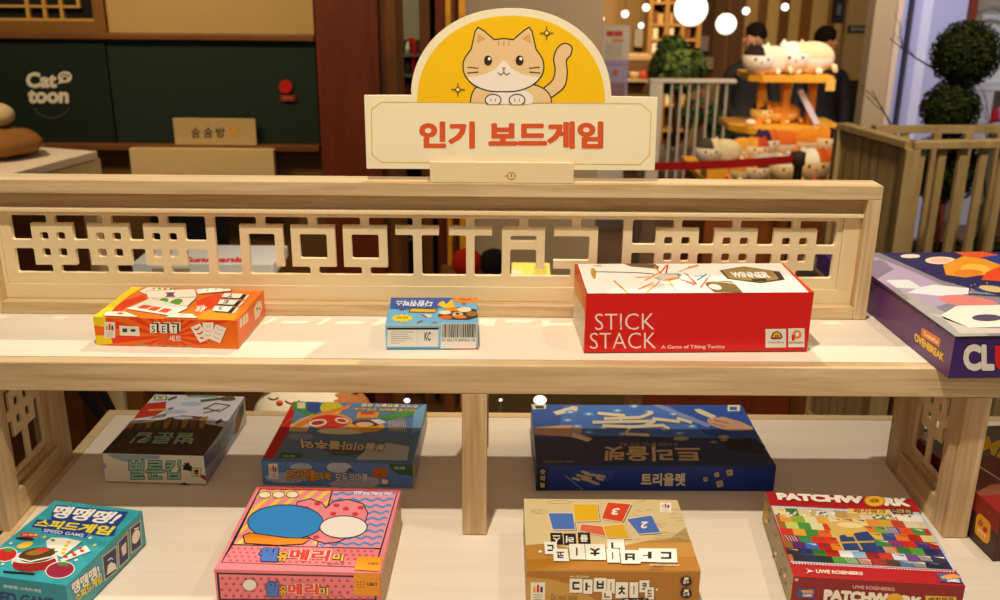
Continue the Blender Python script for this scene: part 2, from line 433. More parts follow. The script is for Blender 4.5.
SY = FY0+.0095
sb0 = at(511, 170, SY)
sign = thing('arched_sign', 'cream and yellow arched sign with a cartoon cat and large orange Korean lettering', 'sign', (sb0.x, SY, sb0.z))
def sp(x, y): return (360+x/3.3333, y/3.3333)
def arch(rx, ry, cx, cy, e=2.12, n=48):
    P = []
    for i in range(n+1):
        t = math.pi*i/n; c, s_ = math.cos(t), math.sin(t)
        P.append((cx+rx*math.copysign(abs(c)**(2/e), c), cy-ry*abs(s_)**(2/e)))
    return P
def extr(pp, y0, y1, col, mb):
    a = [at(x, y, y0) for x, y in pp]; b = [Vector((p.x, y1, p.z)) for p in a]
    mb.face(a[::1] if True else a, col); mb.face(b[::-1], col)
    for i in range(len(a)): mb.face([a[i-1], b[i-1], b[i], a[i]], col)
out = [sp(14, 318), sp(22, 562), sp(982, 568), sp(992, 325), sp(838, 322)] + [(x, y) for x, y in arch(100.2, 88.5, 511, 96.8)][1:-1] + [sp(172, 318)]
mb = MB(); extr(out, SY, SY+.006, 'f8e8c0', mb); sb = put(mb, 'board', PRINT, sign)
f = Face(at(300, 200, SY)-Vector((0, .00008, 0)), Vector((at(700, 200, SY).x-at(300, 200, SY).x, 0, 0)), Vector((0, 0, at(500, 0, SY).z-at(500, 200, SY).z)), (0, -1, 0))
f.view(360, 0, 3.3333)
ar = arch(94, 86.5, 511, 102.3)
f.view(0, 0, 1); f.poly(ar, 'fac40e')
f.view(360, 0, 3.3333)
f.line([(72, 340), (38, 365), (40, 515), (72, 541), (932, 549), (965, 517), (970, 374), (936, 346), (72, 340)], 2.6, 'ecb53a')
f.view(440, 0, 5.4545)
fB = f
_o = at(300, 102.4, SY)-Vector((0, .00008, 0)); f = Face(_o, fB.U, Vector((0, 0, at(500, 0, SY).z-_o.z)), (0, -1, 0)); f.k = 20; f.view(440, 0, 5.4545)
# a plain ginger-and-white cat looking over the panel, tail up, two sparkles
K = '3a2a18'; TAN = 'f0ca90'; CR = 'f9ebda'
def curve(pts, n=5, close=True):
    out = []; m = len(pts)
    for i in range(m if close else m-1):
        g = lambda j: pts[j % m] if close else pts[max(0, min(m-1, j))]
        p0, p1, p2, p3 = g(i-1), g(i), g(i+1), g(i+2)
        for q in range(n):
            t = q/n; out.append(tuple(.5*((2*p1[a_])+(-p0[a_]+p2[a_])*t+(2*p0[a_]-5*p1[a_]+4*p2[a_]-p3[a_])*t*t+(-p0[a_]+3*p1[a_]-3*p2[a_]+p3[a_])*t**3) for a_ in (0, 1)))
    if not close: out.append(pts[-1])
    return out
def inked(pts, fill, w=7, cover=True):
    f.poly(pts, fill); f.line(pts+[pts[0]], w, K)
inked(curve([(560, 490), (612, 440), (628, 380), (620, 320), (640, 262), (682, 236), (720, 258), (712, 300), (690, 330), (694, 400), (680, 470), (630, 515), (600, 530)]), TAN)
body = curve([(165, 560), (180, 500), (230, 470), (480, 460), (560, 480), (600, 520), (608, 560)], close=False)
f.poly(body, TAN); f.line(body, 7, K); f.ell(390, 540, 120, 60, CR)
earL = [(175, 262), (190, 170), (208, 148), (240, 170), (296, 214)]; earR = [(400, 214), (455, 168), (488, 148), (505, 172), (520, 262)]
head = [(296, 216), (348, 210), (400, 216)]+[(455, 168), (486, 148), (502, 170), (524, 268)]+curve([(524, 268), (562, 330), (560, 400), (510, 460), (430, 494), (345, 500), (260, 494), (180, 460), (132, 400), (130, 330), (170, 268)], close=False)+[(170, 268), (192, 170), (208, 148), (240, 168)]
f.poly(head, TAN)
f.poly(curve([(348, 330), (400, 380), (470, 410), (545, 425), (510, 460), (430, 494), (345, 500), (260, 494), (180, 460), (150, 425), (225, 410), (296, 380)]), CR)
f.poly([(200, 236), (206, 182), (250, 212)], 'e0ab5c'); f.poly([(446, 212), (490, 182), (496, 236)], 'e0ab5c')
f.line(head+[head[0]], 7, K)
for x_ in (320, 348, 376): f.line([(x_, 222), (x_, 250)], 7, 'd89c50')
for ex in (262, 434): f.ell(ex, 330, 22, 28, K); f.ell(ex+7, 320, 8, 9, 'ffffff')
f.poly([(336, 368), (360, 368), (348, 382)], 'c8503a'); f.line([(348, 382), (348, 396)], 5, K); f.line(curve([(316, 396), (332, 408), (348, 396), (364, 408), (380, 396)], close=False), 5, K)
for p in ([(150, 366), (210, 372)], [(148, 398), (210, 392)], [(545, 366), (486, 372)], [(548, 398), (486, 392)]): f.line(p, 5, K)
for px_ in (290, 420):
    f.ell(px_, 545, 46, 34, K); f.ell(px_, 545, 40, 28, CR)
    for d_ in (-12, 12): f.line([(px_+d_, 538), (px_+d_, 553)], 4, K)
for cx_, cy_ in ((98, 488), (582, 180)):
    for a, b_ in ((37, 0), (0, 37)): f.line([(cx_-a, cy_-b_), (cx_+a, cy_+b_)], 5, K)
    f.poly([(cx_-19, cy_), (cx_, cy_-19), (cx_+19, cy_), (cx_, cy_+19)], K); f.poly([(cx_-12, cy_), (cx_, cy_-12), (cx_+12, cy_), (cx_, cy_+12)], 'f4e27a')
put(f.mb, 'cat_picture', PRINT, sign)
f = fB
f.view(360, 0, 3.3333)
put(f.mb, 'printed_panel', PRINT, sign)
f.text('인기', (196, 404, 384, 496), 'dc5a28', off=.055, outline='fdf6e4', ow=.02)
f.text('보드게임', (427, 404, 812, 497), 'dc5a28', off=.055, outline='fdf6e4', ow=.02)
put(f.tx, 'lettering', PRINT, sign)
# ================================================================== board game boxes
def corner(b, k, z0):
    x, y, a, w, d, h = b; c, s = math.cos(a), math.sin(a)
    lx = 0 if k[1] == 'L' else w; ly = 0 if k[0] == 'F' else d; lz = h if k[2] == 't' else 0
    return Vector((x+lx*c-ly*s, y+lx*s+ly*c, z0+lz))
class Box:
    def __init__(s, name, label, b, z0, obs, cols, mat=PRINT, lip=.9, tray='c8b48c', cat='board game', gap=.0004):
        """b = x,y,angle,width,depth,height; cols = top, front, right, left, back"""
        s.b = b; z0 = z0+gap; s.z0 = z0; s.mat = mat
        s.root = thing(name, label, cat, (b[0], b[1], z0))
        s.root.rotation_euler = (0, 0, b[2]); bpy.context.view_layer.update()
        x, y, a, w, d, h = b
        t, fr, rt, lf, bk = cols
        e = .0008; zl = h*(1-lip)
        m = MB(); m.box(0, w, 0, d, zl, h, cols=['6b5b45', t, fr, bk, lf, rt])
        s.lid = m.build('lid', mat, s.root, bevel=.0007)
        m = MB(); m.box(e, w-e, e, d-e, 0, max(zl, .002), tray); s.tray = m.build('tray', PRINT, s.root)
        def C(k): return corner(b, k, z0)
        def P(k): return obs.get(k) or pix(C(k))
        s.top = Face(C('FLt'), C('FRt')-C('FLt'), C('BLt')-C('FLt'), (0, 0, 1), [P('FLt'), P('FRt'), P('BRt'), P('BLt')])
        fn = (C('FLt')-C('BLt')); rn = C('FRt')-C('FLt')
        s.front = Face(C('FLb'), C('FRb')-C('FLb'), C('FLt')-C('FLb'), fn, [P('FLb'), P('FRb'), P('FRt'), P('FLt')])
        s.right = Face(C('FRb'), C('BRb')-C('FRb'), C('FRt')-C('FRb'), rn, [P('FRb'), P('BRb'), P('BRt'), P('FRt')])
        s.left = Face(C('BLb'), C('FLb')-C('BLb'), C('FLt')-C('FLb'), -rn, [P('BLb'), P('FLb'), P('FLt'), P('BLt')])
    def done(s):
        Mi = (Matrix.Translation((s.b[0], s.b[1], s.z0)) @ Matrix.Rotation(s.b[2], 4, 'Z')).inverted()
        for nm, sel in (('top_print', [s.top]), ('front_print', [s.front]), ('side_print', [s.right]), ('side_print', [s.left])):
            for kind in ('mb', 'tx'):
                m = MB()
                for f in sel:
                    q = getattr(f, kind)
                    i = len(m.v); m.v += [tuple(Mi @ Vector(v)) for v in q.v]; m.f += [tuple(i+j for j in g) for g in q.f]; m.c += q.c; m.sm += q.sm
                if m.f: m.build(nm if kind == 'mb' else 'lettering', s.mat, s.lid)
def people_mark(f, x, y, w, h):
    """small white label with three little figures"""
    f.rect(x, y, x+w, y+h, 'f2ead8')
    for i, c in enumerate(('f0a818', 'd8281c', '2c3c7c')):
        cx = x+w*(.25+.25*i); hh = h*(.3 if i != 1 else .4); yb = y+h*.52
        f.rect(cx-w*.09, yb-hh*.7, cx+w*.09, yb, c); f.ell(cx, yb-hh*.8, w*.09, hh*.22, c, n=10)
    for k in range(3): f.line([(x+w*.2, y+h*(.64+.12*k)), (x+w*.8, y+h*(.64+.12*k))], h*.03, '9a8f80')

# --- orange and red card game with a yellow end
B = Box('card_game_box', 'orange and red card game box with a yellow end, on the upper shelf', (.109, .0515, -.0523, .167, .11, .0345), T,
        dict(FLt=(92, 316), FLb=(95.6, 346.4), FRt=(237, 318), FRb=(239.4, 347.8), BRt=(263.6, 289.4), BRb=(265.6, 317), BLt=(133.6, 288)),
        ('ee7414', 'e93a08', 'ec6a14', 'f0cc10', 'ee7414'), lip=.93)
f = B.top.view(80, 270, 5)
f.poly([(60, 230), (268, 90), (325, 90), (250, 130), (180, 180), (125, 232)], 'f6d818')
f.poly([(180, 180), (230, 150), (330, 125), (335, 150), (250, 190), (130, 232)], 'e63208'); f.poly([(240, 180), (320, 150), (300, 175), (200, 210)], 'f08018')
f.poly([(580, 150), (700, 110), (720, 150), (600, 215)], 'ea3f0a'); f.poly([(560, 215), (790, 150), (900, 120), (800, 240)], 'f07c14')
f.poly([(560, 235), (640, 190), (800, 190), (770, 240)], 'f59a1c')
def cardq(f, q, marks, col, kind='d'):
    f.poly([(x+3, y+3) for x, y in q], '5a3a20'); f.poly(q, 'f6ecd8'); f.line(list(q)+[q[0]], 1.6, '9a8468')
    for cx, cy, rx, ry in marks:
        if kind == 'd': f.poly([(cx-rx, cy+ry*.5), (cx-rx*.1, cy-ry), (cx+rx, cy-ry*.5), (cx+rx*.1, cy+ry)], col)
        else: f.ell(cx, cy, rx, ry, col, rot=-15)
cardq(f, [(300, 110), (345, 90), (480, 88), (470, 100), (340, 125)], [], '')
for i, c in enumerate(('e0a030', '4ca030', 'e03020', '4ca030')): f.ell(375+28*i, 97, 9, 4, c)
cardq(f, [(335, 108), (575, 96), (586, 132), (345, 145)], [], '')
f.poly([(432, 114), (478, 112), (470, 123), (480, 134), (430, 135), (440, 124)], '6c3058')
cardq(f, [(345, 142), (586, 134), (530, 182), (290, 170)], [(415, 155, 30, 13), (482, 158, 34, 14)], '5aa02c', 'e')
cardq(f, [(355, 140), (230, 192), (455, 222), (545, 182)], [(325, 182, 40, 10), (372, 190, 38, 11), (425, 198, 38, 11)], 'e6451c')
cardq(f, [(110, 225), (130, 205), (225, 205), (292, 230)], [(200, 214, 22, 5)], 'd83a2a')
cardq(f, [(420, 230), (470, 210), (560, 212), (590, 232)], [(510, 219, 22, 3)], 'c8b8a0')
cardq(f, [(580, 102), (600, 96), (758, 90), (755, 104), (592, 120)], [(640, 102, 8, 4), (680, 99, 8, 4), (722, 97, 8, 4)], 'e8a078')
for q, ch in ((((722, 114), (820, 116), (800, 138), (704, 134)), 'T'), (((700, 144), (796, 146), (770, 170), (686, 166)), 'E'), (((672, 174), (768, 176), (742, 203), (658, 198)), 'S')):
    f.poly([(x+28, y+6) for x, y in q], 'ece0cc'); f.poly([(x+16, y+5) for x, y in q], '20150e'); f.poly(q, '20150e'); f.poly([(x*.96+q[0][0]*.02+q[2][0]*.02, y*.94+q[0][1]*.03+q[2][1]*.03) for x, y in q], 'f8f0e0')
    cx = sum(p[0] for p in q)/4; cy = sum(p[1] for p in q)/4
    f.text(ch, [(cx+8, cy-8), (cx-14, cy-8), (cx-24, cy+7), (cx-2, cy+7)], '20150e', off=.02)
f.text('세트', [(640, 172), (590, 172), (568, 205), (620, 205)], 'f8eede', off=.03)
f = B.front.view(80, 270, 5)
f.poly([(55, 225), (120, 230), (165, 385), (70, 390)], 'f4d20e')
import itertools
for i in range(22):
    a = 2*math.pi*i/22; a2 = a+.14
    p = [(450, 330), (450+520*math.cos(a), 330+520*math.sin(a)), (450+520*math.cos(a2), 330+520*math.sin(a2))]
    q = clip_left = [(max(x, 122+(y-230)*.27 if False else x), y) for x, y in p]
    uv = [B.front.uv(t) for t in p]
    f.raw(uv, 'f36a12', k=6)
f.poly([(55, 225), (122, 230), (165, 388), (70, 392)], 'f4d20e')
f.poly([(740, 250), (800, 280), (800, 390), (560, 386), (700, 340)], 'f0700e', k=7)
people_mark(f, 118, 256, 56, 86); f.poly([(195, 275), (296, 278), (300, 330), (200, 328)], 'efe6d4')
f.rect(212, 290, 236, 310, '4a4038'); f.ell(266, 300, 14, 8, '4a4038')
for x, ch in ((352, 'S'), (405, 'E'), (455, 'T')):
    f.rect(x+18, 252, x+52, 300, 'e6dcc8'); f.rect(x+10, 258, x+44, 308, '181010'); f.rect(x, 264, x+34, 312, 'f6efe0'); f.text(ch, (x+8, 272, x+26, 308), '181010', off=.01)
f.text('세트', (448, 322, 510, 356), 'fbeee0', off=.01)
for q in (((556, 278), (603, 256), (650, 340), (604, 360)), ((616, 252), (672, 250), (668, 338), (622, 340)), ((682, 258), (735, 280), (704, 360), (655, 340))):
    f.poly([(x+3, y+2) for x, y in q], 'a02808'); f.poly(q, 'f8efdf')
    for k in range(3):
        t = (k+.8)/3.6; ax, ay = q[0][0]+(q[3][0]-q[0][0])*t, q[0][1]+(q[3][1]-q[0][1])*t; bx_, by_ = q[1][0]+(q[2][0]-q[1][0])*t, q[1][1]+(q[2][1]-q[1][1])*t
        c = 'd42a18' if q[0][0] == 556 else 'e8c0ae'
        f.line([(ax+(bx_-ax)*.2, ay+(by_-ay)*.2-4), (ax+(bx_-ax)*.5, ay+(by_-ay)*.5+4), (ax+(bx_-ax)*.8, ay+(by_-ay)*.8-3)], 8 if c == 'd42a18' else 5, c)
f = B.right.view(80, 270, 5)
for x in (798, 814, 828): f.poly([(x, 235-(x-798)*.8), (x+12, 226-(x-798)*.8), (x+14, 270-(x-798)*.8), (x+2, 285-(x-798)*.8)], 'e4d4b0')
f.poly([(868, 190), (885, 155), (905, 150), (910, 190), (896, 230), (875, 250)], 'e8dcc0'); f.ell(885, 190, 5, 8, '4ca030'); f.ell(898, 190, 4, 6, 'd84020')
B.done()

# --- small blue game with a barcode
B = Box('card_game_box', 'small sky-blue box with a barcode sticker on its front, on the upper shelf', (.4441, .0433, .0332, .1059, .0915, .032), T,
        dict(FLt=(385, 323.7), FLb=(386, 350), FRt=(477.5, 323.7), FRb=(479, 349.6), BRt=(477, 297.5), BLt=(391, 298.2)),
        ('6fb4dc', '8ecbe8', '6f5a30', '78b8dc', '7ab8dc'), lip=.95)
f = B.top.view(360, 280, 7.143)
f.poly([(222, 130), (670, 128), (600, 200), (340, 215), (215, 210)], '3c58a8'); f.poly([(655, 126), (838, 124), (838, 165), (690, 166), (665, 150)], 'ee8a22'); f.text('할리갈리', [(790, 134), (710, 134), (708, 146), (790, 146)], '5a3410', off=.02)
f.poly([(560, 165), (590, 150), (610, 175), (650, 140), (670, 190), (700, 180), (640, 205), (590, 200), (545, 180)], 'f4c826')
f.poly([(360, 205), (548, 210), (530, 235), (345, 232)], 'f0b41e'); f.line([(360, 205), (548, 210), (530, 235), (345, 232), (360, 205)], 5, '3a2a18')
star = [(300+ (85 if i % 2 == 0 else 62)*math.cos(math.pi*i/11), 275+(30 if i % 2 == 0 else 20)*math.sin(math.pi*i/11)) for i in range(22)]
f.poly(star, 'f2d324'); f.text('보드게임', [(340, 262), (262, 264), (258, 280), (338, 280)], '2a2010', off=.02)
f.poly([(560, 240), (620, 200), (740, 196), (830, 215), (838, 270), (770, 290), (600, 285), (550, 265)], '3a2a1c')
f.ell(655, 212, 50, 14, 'ee8a22'); f.ell(600, 235, 46, 15, 'f0e0c0'); f.ell(605, 270, 48, 14, 'e4641e'); f.ell(740, 215, 52, 18, 'f0dcb8'); f.ell(795, 245, 40, 20, 'a0662c'); f.ell(690, 250, 40, 20, 'd8b890'); f.ell(710, 268, 46, 12, 'e07a28')
f.ell(690, 245, 14, 8, '20150e'); f.poly([(460, 250), (512, 252), (498, 272), (450, 270)], 'e8d8b8'); f.line([(430, 248), (470, 270)], 9, 'a06028')
for p in ([(400, 310), (440, 295)], [(480, 320), (540, 305)], [(280, 218), (315, 215)], [(725, 172), (750, 176)]): f.line(p, 10, '8a4a24')
f.text('다람쥐박스', [(520, 152), (262, 150), (250, 190), (500, 196)], 'f2f4f8', off=.03)
f = B.front.view(360, 280, 7.143)
f.rect(178, 312, 850, 330, 'b8def0'); f.rect(195, 342, 562, 356, '241c18'); f.rect(195, 356, 562, 478, 'f4efe2'); f.line([(410, 356), (410, 478)], 2, 'd0c8b8')
f.text('SQUIRREL BOX', (300, 344, 460, 354), 'd8d0c0', off=.01) if False else None
for k in range(6): f.line([(222, 372+16*k), (222+(160, 120, 130, 155, 100, 60)[k], 372+16*k)], 3.5, 'a8a098')
f.text('KC', (462, 372, 508, 436), '6a625a', off=.04)
f.rect(195, 484, 600, 500, '5898c8'); f.rect(600, 490, 665, 503, '2a7a88'); f.rect(665, 488, 850, 503, 'd8281c')
f.rect(580, 310, 832, 490, 'f6f0e2')
x = 590; rr = random.Random(3)
while x < 822:
    wd = rr.choice((3, 4, 6, 8)); f.rect(x, 316, min(x+wd, 826), 412, '2c2a30', k=30); x += wd+rr.choice((3, 4, 5))
f.text('00 48574 000006 06', (586, 420, 826, 440), '3a3630', off=.0)
f = B.right.view(360, 280, 7.143); f.rect(835, 300, 870, 345, 'e8762a')
B.done()

# --- the large red box
B = Box('board_game_box', 'large red box with thin white English lettering and a white top, on the upper shelf', (.671, .0364, .0387, .2586, .1138, .0725), T,
        dict(FLt=(587, 291), FLb=(584.3, 353), FRt=(814.6, 291.8), FRb=(807.8, 353), BLt=(573.5, 262.7), BRt=(781.4, 265.4), BLb=(575.5, 326)),
        ('f3ece0', 'dd1510', 'e8ddc8', 'ea7a1c', 'dd1510'), lip=.985, tray='6a3020')
f = B.top.view(580, 250, 8.333)
f.view(560, 250, 3.7037); f.poly([(50, 47), (60, 45), (105, 152), (88, 152)], 'e23c14', k=3); f.poly([(804, 48), (835, 52), (955, 153), (926, 156)], 'e03a12', k=3)
f.line([(60, 48), (103, 152)], 2.5, '2a1a12')
f.view(580, 250, 8.333)
def stick(x0, y0, x1, y1, w, c): f.line([(x0, y0), (x1, y1)], w, c)
f.poly([(90, 145), (110, 140), (140, 165), (135, 225), (118, 228), (92, 190)], 'b98f3c')
f.line([(140, 172), (300, 176), (520, 185), (640, 197)], 6, '4a3a3a')
f.poly([(360, 108), (480, 112), (640, 120), (680, 140), (670, 158), (600, 150), (440, 135)], '6a5228')
stick(110, 122, 185, 128, 7, 'e88a3a'); stick(295, 243, 415, 335, 11, 'e8921e'); stick(415, 333, 440, 350, 8, '8ab8d8')
for a in ((480, 222, 600, 216, 9, 'f0a028'), (565, 245, 700, 180, 12, 'f0921e'), (515, 315, 640, 262, 11, 'f09a22'), (590, 340, 690, 255, 12, 'f0b02c'), (640, 140, 700, 200, 10, 'ee7a2a'), (690, 190, 740, 130, 12, 'e84420'), (740, 200, 750, 128, 14, 'd83a1e'),
          (600, 285, 830, 280, 5, 'f0b060'), (760, 240, 810, 300, 9, 'f0b030'), (805, 295, 840, 335, 8, '8ab4cc'), (860, 240, 990, 275, 6, 'f07a7a'), (890, 188, 960, 245, 8, 'b0a89a'), (840, 185, 1000, 130, 5, 'c8a890'), (900, 160, 1010, 138, 7, 'ee8a3a'), (700, 240, 650, 300, 5, '9ab8c8')): stick(*a)
f.poly([(640, 230), (720, 195), (830, 190), (870, 212), (760, 235), (690, 245)], 'b8b4a4'); f.poly([(830, 190), (875, 210), (840, 222)], '2c9a80'); f.poly([(710, 250), (780, 228), (865, 222), (850, 238), (770, 250)], 'ee7a22')
f.view(690, 255, 7.692)
for a in ((0, 100, 75, 86, 6, 'ee8a3a'), (0, 145, 50, 200, 9, 'b8b0a4'), (35, 180, 80, 222, 10, 'e24a24'), (45, 228, 75, 210, 9, 'e24a24'), (80, 192, 150, 150, 9, '2c8aa0'), (112, 245, 160, 180, 10, 'e8541e'), (0, 205, 45, 214, 6, 'ee7a8a'), (165, 180, 175, 155, 8, '8ac0d8'), (50, 164, 130, 160, 4, '9ab0b8')): stick(*a)
f.poly([(145, 222), (160, 205), (240, 200), (340, 203), (385, 235), (436, 282), (222, 278), (200, 262)], '7a6030'); f.ell(225, 243, 52, 18, 'efe6d6', rot=12); f.line([(165, 205), (350, 212)], 4, 'd8c8a0'); f.line([(185, 196), (370, 224)], 4, 'd8c8a0')
f.poly([(245, 124), (420, 100), (690, 140), (735, 195), (560, 218), (310, 184)], '2a2018', k=20); f.poly([(262, 126), (420, 104), (640, 134), (690, 190), (560, 212), (322, 180)], '9a7a3c', k=21); f.poly([(490, 190), (600, 188), (600, 205), (500, 206)], '2a2018')
f.text('WINNER', [(620, 178), (345, 172), (330, 140), (600, 140)][0:0] or [(352, 176), (632, 184), (600, 142), (322, 138)], 'f6f0e6', off=.05)
f = B.front.view(560, 250, 3.7037)
f.line([(92, 154), (943, 156)], 2.5, 'b01008'); f.line([(92, 154), (86, 382)], 4, '5a1008')
f.text('STICK', (132, 230, 352, 292), 'fbe9dc', off=-.012); f.text('STACK', (113, 303, 358, 364), 'fbe9dc', off=-.012)
f.line([(240, 238), (222, 292)], 2.2, 'dd1510'); f.line([(190, 306), (200, 360)], 3, 'dd1510', k=30)
f.text('A Game of Tilting Tactics', (378, 352, 612, 369), 'fbe9dc', off=.012)
f.rect(764, 293, 840, 364, 'f2ece0'); f.poly([(782, 328), (790, 308), (806, 300), (822, 310), (828, 326), (820, 332), (790, 333)], '4a3428'); f.poly([(788, 326), (794, 311), (806, 305), (818, 313), (822, 325)], 'f0c028'); f.ell(806, 321, 10, 7, 'e05a24'); f.text('mandoo', (774, 338, 832, 348), '7a6a58', off=.0)
f.rect(848, 291, 908, 363, 'f2ece0'); f.ell(880, 315, 17, 17, 'f08a22'); f.ell(881, 314, 7, 8, 'f2ece0'); f.line([(866, 316), (866, 338)], 11, 'e02818'); f.text('POPCORN', (852, 342, 904, 350), '3a2018', off=.02)
f = B.left.view(560, 250, 3.7037)
f.poly([(50, 47), (100, 152), (92, 240), (45, 130)], 'f0661a'); f.poly([(50, 150), (95, 250), (88, 382), (55, 270)], 'e8d8c0'); f.poly([(46, 110), (70, 140), (95, 250), (60, 190)], 'f09a3a')
f = B.right.view(560, 250, 3.7037); f.poly([(940, 160), (955, 150), (940, 330), (920, 382)], 'd8cdb6')
B.done()

# --- dark purple game at the right end
B = Box('board_game_box', 'wide dark purple box hanging over the shelf edge, with a star-night printed top', (1.0600, -.0290, .055, .268, .3187, .049), T,
        dict(FLt=(953, 336), FLb=(945, 378)), ('2c2350', '3c1468', '5a2c62', '5c2c66', '3c1468'), mat=GLOSS, lip=.985, tray='1a1228')
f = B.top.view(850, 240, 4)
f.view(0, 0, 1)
f.raw([(0, 0), (.55, 0), (.5, .35), (.3, .6), (.2, 1), (0, 1)], '8a7f88'); f.raw([(0, .25), (.3, .4), (.22, .75), (.12, 1), (0, 1)], 'b8a0b8')  # pale glare on the glossy lid, put into the print at the left
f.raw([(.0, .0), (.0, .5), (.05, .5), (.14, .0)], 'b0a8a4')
f.view(850, 240, 4)
f.ell(470, 245, 120, 22, 'e08078', rot=6); f.poly([(355, 300), (420, 262), (640, 258), (640, 345), (440, 350)], 'f2ead8'); f.ell(540, 310, 60, 14, '554a60')
f.poly([(355, 300), (300, 290), (470, 350), (600, 352), (600, 372), (430, 372)], 'd4c8b8')
f.poly([(270, 190), (330, 178), (470, 192), (480, 215), (350, 222), (225, 210)], 'ece4e0'); f.poly([(140, 160), (230, 158), (290, 195), (180, 190)], 'e8e0dc')
f.ell(560, 195, 70, 16, '2c3e7c'); f.ell(565, 195, 54, 12, 'd8b878', rot=8)
f.ell(360, 82, 62, 15, 'f4d8b0'); f.ell(360, 82, 40, 9, 'f0b8a0'); f.ell(240, 65, 40, 8, 'f0d8c0')
f.poly([(410, 45), (520, 45), (600, 62), (600, 80), (460, 68)], 'e2561e'); f.poly([(370, 100), (450, 65), (600, 85), (600, 130), (460, 150), (380, 140)], 'e8961e'); f.ell(500, 118, 60, 22, 'f0b83a', rot=4); f.ell(470, 132, 60, 14, 'e07e1a'); f.poly([(540, 130), (600, 105), (600, 165), (520, 160)], 'e04a1a'); f.poly([(520, 70), (600, 60), (600, 100)], '2a3a8a')
f.line([(480, 175), (470, 215), (600, 225)], 5, '3a2a40')
rr = random.Random(5)
for i in range(26): f.ell(rr.uniform(120, 590), rr.uniform(150, 370), 2.2, 1.6, 'f4ecf4', k=80, n=8)
f = B.left.view(830, 270, 5.882)
f.line([(250, 66), (716, 386)], 15, '15101a')
for i in range(30): f.ell(rr.uniform(240, 690), rr.uniform(180, 560), 2.5, 2.5, 'a070a8', k=7, n=6)
f.poly([(528, 334), (636, 400), (628, 452), (522, 382)], 'e87818'); f.text('CookieRun', [(538, 378), (620, 434), (626, 412), (540, 354)], 'fbe8b0', off=.03)
f.text('OVENBREAK', [(484, 412), (650, 538), (656, 490), (486, 362)], 'f4c022', off=.05, outline='5a2410', ow=.05)
f = B.front.view(830, 270, 5.882)
f.raw([(-1, 1), (2, 1), (2, .93), (-1, .93)], '15101a')
f.text('CL', (766, 432, 952, 590), 'f0e6da', off=.06, outline='1a0c28', ow=.03)
f.text('UE', (955, 440, 1140, 590), 'e01c18', off=.06, outline='1a0c28', ow=.03)
B.done()

# ---------------- lower shelf
# --- balloon game
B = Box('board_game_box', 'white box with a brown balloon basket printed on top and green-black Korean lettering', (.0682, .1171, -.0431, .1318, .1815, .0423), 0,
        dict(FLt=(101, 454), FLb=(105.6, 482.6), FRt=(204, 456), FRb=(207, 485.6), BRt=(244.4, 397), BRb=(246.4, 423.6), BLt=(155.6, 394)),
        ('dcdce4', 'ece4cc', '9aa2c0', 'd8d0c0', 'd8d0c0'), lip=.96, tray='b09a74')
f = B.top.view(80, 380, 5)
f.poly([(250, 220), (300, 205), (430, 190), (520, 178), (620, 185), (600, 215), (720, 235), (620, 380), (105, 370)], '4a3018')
for k in range(9): f.poly([(245+k*45, 222-k*4), (285+k*45, 215-k*4), (262+k*45, 240), (238+k*45, 245)], ('a87830', '7a5420')[k % 2])
f.poly([(250, 220), (330, 203), (430, 186), (440, 195), (340, 214)], 'd8d0d8'); f.poly([(330, 118), (436, 108), (432, 150), (380, 180), (270, 195)], 'c42c16'); f.poly([(380, 180), (445, 165), (430, 185), (350, 195)], '8a8464'); f.line([(345, 152), (440, 148)], 8, 'e8a838')
for p, w_, c in (([(606, 107), (700, 96), (760, 85)], 12, '4a7048'), ([(620, 150), (680, 118), (750, 130), (700, 160), (620, 140)], 5, '6a4828'), ([(620, 168), (700, 150)], 5, '8a6038'), ([(445, 100), (490, 85)], 10, '5a5048'), ([(446, 148), (472, 140)], 8, '5a6070'), ([(680, 218), (712, 200)], 14, '3c4a78'), ([(540, 82), (690, 84)], 9, '7aa080')): f.line(p, w_, c)
f.ell(740, 97, 40, 10, '7a4a28'); f.ell(760, 92, 14, 7, '3a6a4a'); f.rect(375, 78, 440, 102, '4ca05a'); f.rect(382, 82, 432, 98, 'f0e4c8'); f.ell(407, 90, 14, 5, 'd85a2c')
for a in ((480, 160, 60, 10), (560, 120, 50, 12), (640, 200, 40, 10), (520, 190, 50, 7)): f.ell(*a, 'b8c4dc', k=5)
for k in range(7): f.line([(120+k*80, 365), (230+k*66, 260)], 4, '3a2410')
f.text('벌룬컵', [(585, 268), (300, 265), (245, 320), (560, 325)], '9ab89a', off=.022, outline='1c140a', ow=.03)
f = B.front.view(80, 380, 5)
f.poly([(130, 374), (300, 376), (400, 380), (390, 398), (280, 402), (220, 412), (160, 392)], '9ab4c0'); f.ell(118, 432, 14, 16, '9ab0c8')
f.text('벌룬컵', (240, 402, 500, 496), '9cc8b4', off=.024, outline='181410', ow=.035)
f.poly([(515, 440), (520, 425), (535, 415), (545, 425), (560, 432), (556, 458), (530, 452)], '241c14')
for a in ((512, 428, 530, 440), (522, 414, 538, 432), (540, 412, 545, 430), (512, 446, 530, 448)): f.line([a[:2], a[2:]], 7, '241c14')
f.poly([(600, 470), (632, 480), (632, 505), (600, 485)], 'a83428'); f.rect(558, 438, 608, 484, '5cae6a'); f.rect(563, 443, 603, 479, 'f0e0c0'); f.ell(583, 456, 13, 9, '3a3028'); f.ell(583, 468, 13, 7, 'd8452c'); f.poly([(485, 526), (520, 512), (555, 526)], '2c4a38')
f = B.right.view(80, 380, 5)
